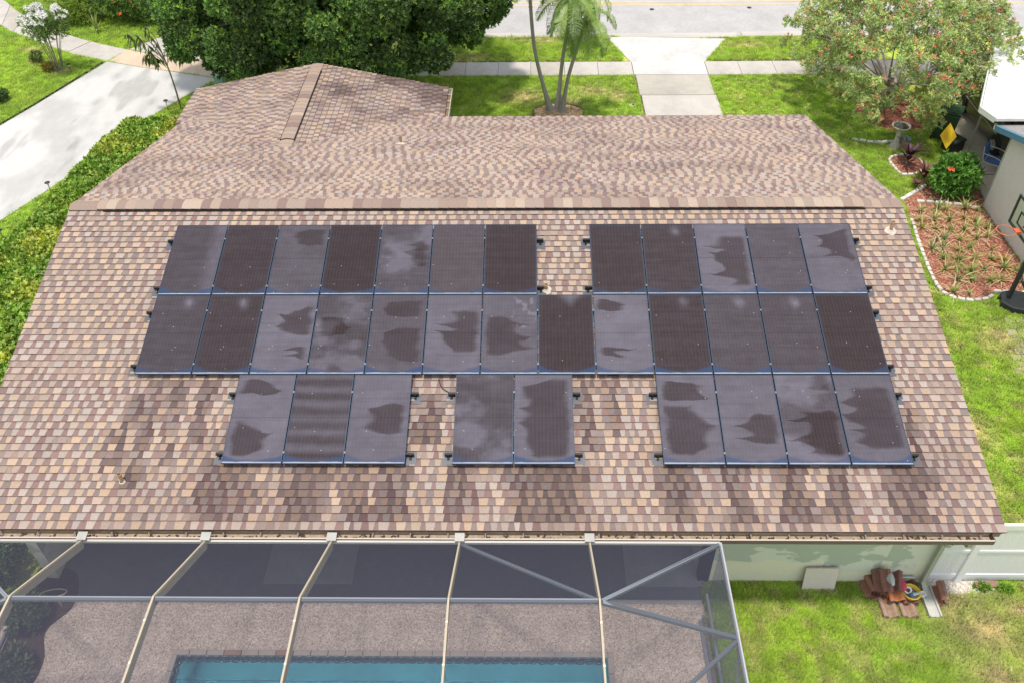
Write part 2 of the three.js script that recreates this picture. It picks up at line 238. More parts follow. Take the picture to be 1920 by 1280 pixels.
{ // grass blades over the lawn sheet
  const blades = []; const r = mulberry(5);
  for (let i = 0; i < 9; i++) { const a = r() * 6.28, l = 0.035 + r() * 0.04, w = 0.0065, lean = 0.02 + r() * 0.05, ox = (r() - 0.5) * 0.05, oz = (r() - 0.5) * 0.05, dx = Math.cos(a), dz = Math.sin(a); blades.push(quadSheet([[ox - dz * w, 0, oz + dx * w], [ox + dz * w, 0, oz - dx * w], [ox + dx * lean, l, oz + dz * lean]])); }
  const clump = merge(blades), mat = new THREE.MeshPhysicalMaterial({ roughness: 0.9, side: THREE.DoubleSide, transmission: 0.25, thickness: 0 });
  const cuts = [OUT.path, OUT.drive, OUT.pink, OUT.driveTop, OUT.front, OUT.apron, OUT.patio, OUT.bed, OUT.ringBed, OUT.palmRing, OUT.treeBed, [[-7.9, -14.84], [60, -14.84], [60, -16.06], [-7.9, -16.06]], [[-9.5, -18.55], [60, -18.1], [60, -40], [-17, -40], [-16.5, -24.5], [-15, -21.5], [-12.5, -19.5]], [[7.8, 6.1], [9.1, 6.1], [9.1, 6.5], [7.9, 6.6]], [[7.62, 6.35], [7.94, 6.35], [7.94, 7.06], [7.62, 7.06]]];
  const areas = [[8.0, 14.0, -10.5, 6.25, 46000], [3.68, 10.6, 6.3, 9.8, 36000], [-4.5, 4.4, -14.9, -9.6, 21000], [-4.5, 4.0, -18.3, -16.0, 10000], [6.95, 14, -14.9, -6.5, 18000], [7.2, 12.5, -18.1, -16.0, 6000], [-25, -15.5, -17.5, -3, 40000], [-16.0, -9.6, -15.5, 3.5, 24000], [-23, -13.5, -24, -17.0, 20000]];
  for (const [x0, x1, z0, z1, n] of areas) scatter('grass_blades', 'short lawn grass blades', 'grass', clump, mat, n, r => { const x = x0 + r() * (x1 - x0), z = z0 + r() * (z1 - z0); for (const c of cuts) if (inPoly(c, x, z)) return; const d = dryness(x, z); if (r() < d * 0.75) return; return [x, 0, z, 0.8 + r() * 0.9, (r() - 0.5) * 0.5, (r() - 0.5) * 0.4]; }, (r, x, z) => lawnColor(x, z, r()), 100 + n % 97);
}

// ---------------------------------------------------------------- the house with the shingled roof
const RY = 4.3, SL = 0.2396, TN = Math.tan(SL), XL = -9.276, XR = 8.132, ZN = 6.95, ZF = -6.87;   // ridge height, slope, ends, eaves
const house = thing('house', 'low house with brown shingle gable roof carrying the solar panels', 'house', [0, 0, 0]);
const FG = { x: -5.8, y: 3.3, half: 3.78, z1: -8.9, drop: 0.78 };            // front gable: ridge x and height, half width, end, fall
const fgY = (x) => FG.y - Math.abs(x - FG.x) / FG.half * FG.drop, farY = (z) => RY + z * TN;
{
  const wallMap = tex(1024, 512, (u, v) => { // painted stucco with rolled-over patches
    const x = u * 9, y = v * 3; const n = fbm(x * 1.3 + 2, y * 1.9 + 7, 4), g = 0.94 + 0.12 * vnoise(u * 900, v * 420);
    const green = [0.42, 0.48, 0.41], cream = [0.72, 0.71, 0.54], pale = [0.63, 0.66, 0.58];
    const p1 = smooth(0.50, 0.56, n + 0.12 * vnoise(x * 9, y * 14)), p2 = smooth(0.08, 0.12, 0.80 + 0.16 * Math.sign(vnoise(x * 2.2, 3) - 0.5) + 0.1 * vnoise(x * 6, 1) - y) * 1;
    return [0, 1, 2].map(i => toS(mix(mix(green[i], pale[i], p1), cream[i], p2 * 0.85) * g));
  }, { repeat: [1 / 9, 1 / 3] });
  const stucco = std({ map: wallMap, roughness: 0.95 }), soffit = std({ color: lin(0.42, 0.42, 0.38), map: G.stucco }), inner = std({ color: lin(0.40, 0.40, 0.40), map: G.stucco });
  const wall = (w, h, d, x, y, z, m = stucco) => part(house, 'wall', bx(w, h, d, x, y, z), m);
  wall(4.19, 2.62, 0.2, 5.675, 1.31, 6.2);                 // rear wall right of the screen enclosure
  wall(0.2, 2.6, 12.3, 7.68, 1.30, -0.05 + 0.1, stucco);
  wall(0.2, 2.6, 12.4, -8.7, 1.30, 0.1, stucco);
  wall(16.2, 2.6, 0.2, -0.5, 1.30, -6.05, stucco);
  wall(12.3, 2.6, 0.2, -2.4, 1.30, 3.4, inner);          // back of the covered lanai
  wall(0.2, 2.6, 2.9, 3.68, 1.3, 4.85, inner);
  wall(0.2, 2.3, 2.4, -2.45, 1.15, -7.35); wall(0.2, 2.3, 2.4, -9.0, 1.15, -7.35); wall(6.75, 2.3, 0.2, -5.72, 1.15, -8.5);
  for (const [x, z0] of [[7.68, 6.2], [-8.7, 6.2]]) { const s = new THREE.Shape([[-6.1, 2.6], [6.1, 2.6], [0.3, 4.05], [-0.3, 4.05]].map(p => new THREE.Vector2(...p))); part(house, 'gable_wall', xf(new THREE.ExtrudeGeometry(s, { depth: 0.18, bevelEnabled: false }), [x + 0.09, 0, 0.04], [0, -Math.PI / 2, 0]), stucco); }
  { const s = new THREE.Shape([[-3.3, 2.3], [3.3, 2.3], [0.15, 3.1], [-0.15, 3.1]].map(p => new THREE.Vector2(...p))); part(house, 'gable_wall', xf(new THREE.ExtrudeGeometry(s, { depth: 0.18, bevelEnabled: false }), [FG.x, 0, -8.6]), stucco); }
  // lanai: dark floor with a pale threshold; the sliding doors at its back
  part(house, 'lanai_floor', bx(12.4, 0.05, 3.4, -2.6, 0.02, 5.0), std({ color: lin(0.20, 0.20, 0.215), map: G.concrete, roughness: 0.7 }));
  part(house, 'threshold', bx(12.4, 0.03, 0.07, -2.6, 0.035, 6.74), M.whiteAlu);
  for (let i = 0; i < 3; i++) { const d = part(house, 'sliding_door', bx(2.4, 2.1, 0.05, -6.5 + i * 3.6, 1.08, 3.53), new THREE.MeshPhysicalMaterial({ color: lin(0.03, 0.035, 0.04), roughness: 0.08 })); part(d, 'door_frame', merge([bx(2.5, 0.07, 0.08, -6.5 + i * 3.6, 2.15, 3.54), bx(0.06, 2.1, 0.08, -7.72 + i * 3.6, 1.08, 3.54), bx(0.06, 2.1, 0.08, -5.28 + i * 3.6, 1.08, 3.54), bx(0.05, 2.1, 0.08, -6.5 + i * 3.6, 1.08, 3.56)]), M.whiteAlu); }
  // roof decks (closed slabs below the shingles), soffits, fascia
  const deckMat = std({ color: lin(0.09, 0.055, 0.05), roughness: 0.9 });
  const nearEnd = [RY - ZN * TN, ZN], farEnd = [RY + ZF * TN, ZF];
  const prof = (pts) => { const s = new THREE.Shape(pts.map(p => new THREE.Vector2(p[1], p[0]))); return xf(new THREE.ExtrudeGeometry(s, { depth: XR - XL - 0.02, bevelEnabled: false }), [XR - 0.01, 0, 0], [0, -Math.PI / 2, 0]); };
  const roof = part(house, 'roof', prof([[nearEnd[0] - 0.005, ZN], [nearEnd[0] - 0.10, ZN - 0.02], [RY - 0.12, 0], [farEnd[0] - 0.10, ZF + 0.02], [farEnd[0] - 0.005, ZF], [RY - 0.005, 0]]), deckMat);
  roof.userData.label = 'brown and tan dimensional shingle roof';
  { const a = FG.x - FG.half, b = FG.x + FG.half, yE = FG.y - FG.drop; const s = new THREE.Shape([[a, yE - 0.005], [FG.x, FG.y - 0.005], [b, yE - 0.005], [b - 0.02, yE - 0.09], [FG.x, FG.y - 0.09], [a + 0.02, yE - 0.09]].map(p => new THREE.Vector2(...p))); part(roof, 'front_gable_deck', xf(new THREE.ExtrudeGeometry(s, { depth: 5.2, bevelEnabled: false }), [0, 0, FG.z1 + 0.01]), deckMat); }
  const fas = std({ color: lin(0.24, 0.19, 0.165), map: G.metal, roughness: 0.7 });
  part(house, 'fascia', bx(17.35, 0.16, 0.025, -0.572, 2.50, 6.92), fas);
  part(house, 'fascia', bx(10.0, 0.15, 0.025, 3.1, 2.50, -6.85), fas);
  part(house, 'soffit', bx(17.3, 0.02, 0.8, -0.572, 2.43, 6.52), soffit);
  part(house, 'soffit', bx(17.3, 0.02, 0.8, -0.572, 2.43, -6.45), soffit);
  for (const x of [XR - 0.02, XL + 0.02]) for (const s of [1, -1]) part(house, 'rake_board', bar([x, RY - 0.085, 0.0], [x, RY - (s > 0 ? ZN : -ZF) * TN - 0.085, s > 0 ? ZN - 0.03 : ZF + 0.03], 0.03, 0.15), fas);
  for (const s of [1, -1]) part(house, 'rake_board', bar([FG.x, FG.y - 0.08, FG.z1 + 0.02], [FG.x + s * (FG.half - 0.02), FG.y - FG.drop - 0.08, FG.z1 + 0.02], 0.03, 0.13), fas);
  part(house, 'drip_edge', bx(17.4, 0.035, 0.03, -0.572, RY - ZN * TN - 0.012, ZN + 0.008), std({ color: lin(0.055, 0.03, 0.035), roughness: 0.6 }));

  // shingles -----------------------------------------------------------
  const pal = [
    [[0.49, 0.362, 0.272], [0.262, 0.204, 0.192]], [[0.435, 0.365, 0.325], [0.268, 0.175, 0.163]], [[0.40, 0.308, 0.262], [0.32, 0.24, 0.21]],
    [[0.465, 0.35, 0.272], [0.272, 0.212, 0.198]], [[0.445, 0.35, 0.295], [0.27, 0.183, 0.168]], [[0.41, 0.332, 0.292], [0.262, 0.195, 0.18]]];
  // rain-wash stains: dark streaks on the rear slope below the panel edges, dirt under the big tree on the front gable
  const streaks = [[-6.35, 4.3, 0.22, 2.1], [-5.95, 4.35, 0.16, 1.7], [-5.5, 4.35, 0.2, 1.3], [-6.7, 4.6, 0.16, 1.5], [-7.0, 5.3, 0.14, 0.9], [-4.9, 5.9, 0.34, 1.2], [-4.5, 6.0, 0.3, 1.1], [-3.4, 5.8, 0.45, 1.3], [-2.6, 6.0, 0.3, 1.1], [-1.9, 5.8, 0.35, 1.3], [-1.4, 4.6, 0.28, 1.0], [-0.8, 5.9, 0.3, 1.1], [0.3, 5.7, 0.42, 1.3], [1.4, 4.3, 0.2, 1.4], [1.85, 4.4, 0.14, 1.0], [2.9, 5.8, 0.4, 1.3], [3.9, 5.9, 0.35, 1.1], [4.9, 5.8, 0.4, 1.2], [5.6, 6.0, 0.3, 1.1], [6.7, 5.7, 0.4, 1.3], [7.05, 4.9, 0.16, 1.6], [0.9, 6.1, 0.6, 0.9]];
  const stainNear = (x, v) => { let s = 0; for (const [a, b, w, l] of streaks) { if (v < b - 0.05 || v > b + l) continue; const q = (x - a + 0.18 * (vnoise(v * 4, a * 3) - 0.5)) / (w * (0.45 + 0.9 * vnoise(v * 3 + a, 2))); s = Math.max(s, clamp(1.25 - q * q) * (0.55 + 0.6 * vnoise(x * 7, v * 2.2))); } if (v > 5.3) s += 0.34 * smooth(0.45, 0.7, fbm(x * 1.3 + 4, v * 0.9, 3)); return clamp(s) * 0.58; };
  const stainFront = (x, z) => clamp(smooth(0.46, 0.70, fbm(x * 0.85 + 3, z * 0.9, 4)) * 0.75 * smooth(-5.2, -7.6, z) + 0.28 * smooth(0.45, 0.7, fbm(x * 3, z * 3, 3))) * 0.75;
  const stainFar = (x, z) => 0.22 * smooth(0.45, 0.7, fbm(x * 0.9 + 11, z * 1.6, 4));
  const EXP = 0.143, rnd = mulberry(77);
  const tabs = []; // {p:[8 corner points], col, d}
  function slopeTabs({ O, R, D, N, W, L, keep, stain, seed, flip }) {
    const r = mulberry(seed), courses = Math.floor(L / EXP);
    for (let c = 0; c < courses; c++) {
      const vb = L - c * EXP + (c ? 0 : 0.012), vt = vb - EXP - 0.012; let x = 0, k = r() < 0.5 ? 0 : 1, left = 0, pr = pal[0], off = r() * 0.15;
      while (x < W - 1e-6) {
        if (left <= 0) { left = 0.25 + r() * 0.4; const q = r(); pr = pal[q < 0.30 ? 0 : q < 0.56 ? 1 : q < 0.68 ? 2 : q < 0.82 ? 3 : q < 0.94 ? 4 : 5]; }
        let w = (k % 2 ? 0.105 : 0.128) * (0.62 + 0.76 * r()); if (x === 0) w *= 0.25 + off * 6; w = Math.min(w, W - x); if (W - x - w < 0.04) w = W - x;
        const over = k % 2 === 0, q = over ? 0.009 : -0.009, x0 = x, x1 = x + w, e0 = x0 <= 0 ? 0 : q, e1 = x1 >= W - 1e-6 ? 0 : q;
        const hb = (over ? 0.026 : 0.0185) + r() * 0.0015, ht = 0.004;
        const P = (u, v, n) => [O[0] + R[0] * u + D[0] * v + N[0] * n, O[1] + R[1] * u + D[1] * v + N[1] * n, O[2] + R[2] * u + D[2] * v + N[2] * n];
        const cen = P((x0 + x1) / 2, vb - EXP / 2, 0);
        left -= w; k++; x += w;
        if (keep && !keep(...cen)) continue;
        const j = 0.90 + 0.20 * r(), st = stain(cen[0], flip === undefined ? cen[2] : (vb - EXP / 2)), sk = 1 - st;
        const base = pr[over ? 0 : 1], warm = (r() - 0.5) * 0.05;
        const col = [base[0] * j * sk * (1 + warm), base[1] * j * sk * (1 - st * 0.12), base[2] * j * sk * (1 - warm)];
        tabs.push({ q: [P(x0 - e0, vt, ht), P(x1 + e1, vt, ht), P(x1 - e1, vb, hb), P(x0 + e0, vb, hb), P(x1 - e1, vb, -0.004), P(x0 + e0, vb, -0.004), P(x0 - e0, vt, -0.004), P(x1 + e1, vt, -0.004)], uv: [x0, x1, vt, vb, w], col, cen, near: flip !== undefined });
      }
    }
  }
  const cs = Math.cos(SL), sn = Math.sin(SL);
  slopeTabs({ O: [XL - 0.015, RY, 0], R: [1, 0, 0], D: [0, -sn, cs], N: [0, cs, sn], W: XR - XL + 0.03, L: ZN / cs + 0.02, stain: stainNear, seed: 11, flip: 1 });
  slopeTabs({ O: [XR + 0.015, RY, 0], R: [-1, 0, 0], D: [0, -sn, -cs], N: [0, cs, -sn], W: XR - XL + 0.03, L: -ZF / cs + 0.02, stain: stainFar, seed: 12, keep: (x, y, z) => !(Math.abs(x - FG.x) < FG.half && fgY(x) > y + 0.03) });
  { // strip of the main slope that runs on down into the right-hand valley
    slopeTabs({ O: [FG.x + FG.half + 0.0, farY(ZF), ZF], R: [-1, 0, 0], D: [0, -sn, -cs], N: [0, cs, -sn], W: 1.0, L: 0.43, stain: stainFar, seed: 13, keep: (x, y, z) => fgY(x) < y + 0.02 }); }
  const fa = Math.atan2(FG.drop, FG.half), fc = Math.cos(fa), fs = Math.sin(fa), fl = FG.half / fc + 0.015, fz = -4.05;
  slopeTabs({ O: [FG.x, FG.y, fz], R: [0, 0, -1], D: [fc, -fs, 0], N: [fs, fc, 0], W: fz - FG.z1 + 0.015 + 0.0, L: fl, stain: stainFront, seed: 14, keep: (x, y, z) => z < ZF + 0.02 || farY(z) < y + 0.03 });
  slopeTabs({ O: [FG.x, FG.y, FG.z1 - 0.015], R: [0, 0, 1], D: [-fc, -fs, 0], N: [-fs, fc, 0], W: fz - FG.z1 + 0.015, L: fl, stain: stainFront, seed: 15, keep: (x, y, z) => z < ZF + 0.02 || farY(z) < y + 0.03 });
  function tabGeo(list) {
    const P = [], U = [], C = [];
    for (const { q, uv, col } of list) {
      const [u0, u1, v0, v1] = uv; const quad = (a, b, c, d, ta, tb, tc, td, k) => { for (const [p, t] of [[a, ta], [b, tb], [c, tc], [a, ta], [c, tc], [d, td]]) { P.push(...q[p]); U.push(...t); C.push(col[0] * k, col[1] * k, col[2] * k); } };
      quad(0, 3, 2, 1, [u0, v0], [u0, v1], [u1, v1], [u1, v0], 1);
      /* cut lower edge: asphalt darkened further to paint in the shadow line of each course */ quad(3, 5, 4, 2, [u0, v1], [u0, v1 + 0.01], [u1, v1 + 0.01], [u1, v1], 0.15);
      quad(0, 6, 5, 3, [u0, v0], [u0, v0], [u0, v1], [u0, v1], 1); quad(1, 2, 4, 7, [u1, v0], [u1, v1], [u1, v1], [u1, v0], 1);
    }
    const g = new THREE.BufferGeometry(); g.setAttribute('position', new THREE.Float32BufferAttribute(P, 3)); g.setAttribute('uv', new THREE.Float32BufferAttribute(U, 2)); g.setAttribute('color', new THREE.Float32BufferAttribute(C, 3)); g.computeVertexNormals(); return g;
  }
  M.shingle = std({ vertexColors: true, map: G.granule, roughness: 0.96 });
  const cam = camera.position; const near = tabs.filter(t => t.near && t.cen[0] > -8.6).sort((a, b) => Math.hypot(a.cen[0] - cam.x, a.cen[1] - cam.y, a.cen[2] - cam.z) - 6 * a.uv[4] - (Math.hypot(b.cen[0] - cam.x, b.cen[1] - cam.y, b.cen[2] - cam.z) - 6 * b.uv[4]));
  const chosen = new Set(near.slice(0, 300));
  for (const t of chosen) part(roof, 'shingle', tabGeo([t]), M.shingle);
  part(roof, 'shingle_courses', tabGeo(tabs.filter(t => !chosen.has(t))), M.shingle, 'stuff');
  // ridge caps: overlapping bent pieces on a raised black vent
  const capVar = [[0.42, 0.315, 0.255], [0.33, 0.245, 0.205], [0.48, 0.385, 0.31], [0.27, 0.19, 0.17], [0.37, 0.29, 0.245]].map(c => std({ color: lin(...c), map: G.granule, roughness: 0.96 }));
  function capGeo(w, half, fall, lift) { // along +x, bent over the ridge along z
    const n = 8, P = [], U = [], I = [];
    for (let e = 0; e < 2; e++) for (let i = 0; i <= n; i++) { const s = (i / n * 2 - 1), z = s * half, y = -Math.sqrt(s * s * half * half + 0.0025) * fall + 0.05 * fall + lift + (e ? 0.004 : 0.012); P.push(e ? w / 2 + 0.02 : -w / 2, y, z); U.push(e * w, i / n * half * 2); }
    for (let i = 0; i < n; i++) I.push(i, i + 1, i + n + 2, i, i + n + 2, i + n + 1);
    const b = P.length / 3; for (let i = 0; i <= n; i++) { P.push(-w / 2, P[i * 3 + 1], P[i * 3 + 2], -w / 2, P[i * 3 + 1] - 0.014, P[i * 3 + 2]); U.push(0, 0, 0, 0.01); } for (let i = 0; i < n; i++) { const k = b + i * 2; I.push(k, k + 1, k + 3, k, k + 3, k + 2); }
    for (const i of [0, n]) { const k = P.length / 3, o = i * 3, o2 = (i + n + 1) * 3; P.push(P[o], P[o + 1], P[o + 2], P[o2], P[o2 + 1], P[o2 + 2], P[o2], P[o2 + 1] - 0.012, P[o2 + 2], P[o], P[o + 1] - 0.012, P[o + 2]); U.push(0, 0, w, 0, w, 0.01, 0, 0.01); I.push(k, k + 1, k + 2, k, k + 2, k + 3); }
    const g = new THREE.BufferGeometry(); g.setAttribute('position', new THREE.Float32BufferAttribute(P, 3)); g.setAttribute('uv', new THREE.Float32BufferAttribute(U, 2)); g.setIndex(I); g.computeVertexNormals(); return g;
  }
  const cw = 0.2, capHi = capGeo(cw, 0.18, TN, 0.055), capLo = capGeo(cw, 0.17, TN, 0.02), capFr = capGeo(cw, 0.17, 0.21, 0.045), capFrLo = capGeo(cw, 0.17, 0.21, 0.015), rc = mulberry(31);
  for (let x = XL + 0.09; x < XR; x += cw) { const vent = x > -8.6 && x < 7.4; const m = part(roof, 'ridge_cap', vent ? capHi : capLo, capVar[vent ? Math.floor(rc() * 5) : Math.floor(rc() * 2)]); m.position.set(x, RY, 0.0); }
  for (const s of [1, -1]) part(roof, 'ridge_vent', bx(15.9, 0.036, 0.03, -0.6, RY - 0.19 * TN + 0.03, s * 0.185), M.blackMetal);
  for (let z = fz - 0.12; z > FG.z1; z -= cw) { const vent = z < fz - 0.4 && z > FG.z1 + 0.45; const m = part(roof, 'ridge_cap', vent ? capFr : capFrLo, capVar[vent ? [0, 0, 1, 4, 2, 3][Math.floor(rc() * 6)] : 0]); m.rotation.y = Math.PI / 2; m.position.set(FG.x, FG.y, z); }
  for (const s of [1, -1]) part(roof, 'ridge_vent', bx(0.028, 0.03, 4.0, FG.x + s * 0.178, FG.y - 0.178 * 0.2063 + 0.036, -6.46), M.blackMetal);
  // valley metal is hidden by woven shingles; rear gutter, open to the sky
  const gutIn = std({ color: lin(0.46, 0.37, 0.27), map: G.stone, roughness: 0.9 }), gutOut = std({ color: lin(0.16, 0.115, 0.11), map: G.metal, roughness: 0.55 }), lip = std({ color: lin(0.62, 0.52, 0.48), map: G.metal, roughness: 0.5 });
  const gut = part(house, 'gutter', merge([bx(17.1, 0.014, 0.13, -0.62, 2.432, 7.02), bx(17.1, 0.11, 0.014, -0.62, 2.485, 7.093)]), gutOut);
  part(gut, 'gutter_trough', bx(17.06, 0.012, 0.12, -0.62, 2.452, 7.02), gutIn); part(gut, 'gutter_back', bx(17.06, 0.10, 0.010, -0.62, 2.49, 6.948), gutIn);
  part(gut, 'gutter_lip', rbx(17.1, 0.016, 0.026, 0.006, -0.62, 2.545, 7.098), lip);
  part(gut, 'gutter_end', bx(0.014, 0.115, 0.16, 7.935, 2.49, 7.02), gutOut);
  for (let x = -9; x < 7.8; x += 0.62) part(gut, 'gutter_hanger', bx(0.022, 0.01, 0.13, x, 2.528, 7.02), std({ color: lin(0.25, 0.20, 0.17), roughness: 0.6 }));
  const rl = mulberry(8); const leafy = []; for (let i = 0; i < 260; i++) leafy.push(bx(0.03 + rl() * 0.05, 0.006, 0.015 + rl() * 0.02, -9 + rl() * 16.8, 2.462 + rl() * 0.01, 6.975 + rl() * 0.09, [0, rl() * 6, rl() * 0.4])); part(gut, 'gutter_litter', merge(leafy), std({ color: lin(0.075, 0.05, 0.035), roughness: 1 }), 'stuff');
  // downspout at the right corner
  const dsM = std({ color: lin(0.42, 0.45, 0.38), map: G.metal, roughness: 0.6 });
  const ds = part(house, 'downspout', merge([bx(0.085, 0.16, 0.07, 7.62, 2.35, 7.02), bar([7.62, 2.28, 7.02], [7.70, 2.05, 6.42], 0.085, 0.07), bar([7.70, 2.08, 6.40], [7.70, 0.22, 6.40], 0.09, 0.075, [1, 0, 0]), bar([7.70, 0.24, 6.40], [7.74, 0.06, 6.62], 0.09, 0.075)]), dsM);
  part(ds, 'downspout_outlet', xf(new THREE.CylinderGeometry(0.09, 0.07, 0.1, 14, 1, true), [7.25, 2.39, 7.03]), dsM);
  // right gutter of the front gable: white open box full of leaves
  const fgut = part(house, 'gutter', merge([bx(0.014, 0.10, 1.75, FG.x + FG.half + 0.135, 2.46, -8.0), bx(0.13, 0.012, 1.75, FG.x + FG.half + 0.07, 2.41, -8.0), bx(0.13, 0.1, 0.012, FG.x + FG.half + 0.07, 2.46, -8.87), ...[-8.5, -8.1, -7.65].map(z => bx(0.13, 0.014, 0.025, FG.x + FG.half + 0.07, 2.5, z))]), M.whiteAlu);
  part(fgut, 'gutter_litter', bx(0.11, 0.03, 1.7, FG.x + FG.half + 0.068, 2.432, -8.0), std({ color: lin(0.30, 0.19, 0.10), map: G.stone }));
  part(house, 'downspout', bar([FG.x + FG.half + 0.07, 2.4, -8.6], [FG.x + FG.half - 0.1, 0.1, -8.6], 0.07, 0.06, [1, 0, 0]), M.whiteAlu);
}
const slopeAt = (x, v, n = 0) => [x, RY - v * Math.sin(SL) + n * Math.cos(SL), v * Math.cos(SL) + n * Math.sin(SL)];

// ---------------------------------------------------------------- plumbing vents
{
  const tan = std({ color: lin(0.55, 0.36, 0.22), map: G.stone, roughness: 0.85 }), boot = std({ color: lin(0.66, 0.58, 0.50), map: G.stone });
  const mk = (p, tilt, label, h = 0.22) => { const t = thing('vent_pipe', label, 'vent pipe', p, 0, 'plumbing vents on the roof');
    part(t, 'pipe', lathe([[0.032, 0], [0.033, h - 0.01], [0.042, h - 0.01], [0.042, h + 0.015], [0.03, h + 0.015], [0.03, h - 0.1]], 18), tan);
    const f = part(t, 'flashing', lathe([[0.12, 0.005], [0.11, 0.016], [0.06, 0.03], [0.045, 0.06], [0.034, 0.062]], 20), boot); f.rotation.x = tilt; return t; };
  mk([-6.55, 2.77, 6.14], SL, 'tan vent pipe standing low on the left of the rear slope');
  mk([0.73, 3.76, 2.20], SL, 'short tan vent pipe between the two upper panel groups', 0.14);
  mk([7.74, 4.12, 0.76], SL, 'tan vent pipe near the right end below the ridge');
  mk([-2.86, 3.24, -4.33], -SL, 'tan vent pipe on the front slope beside the valley');
}

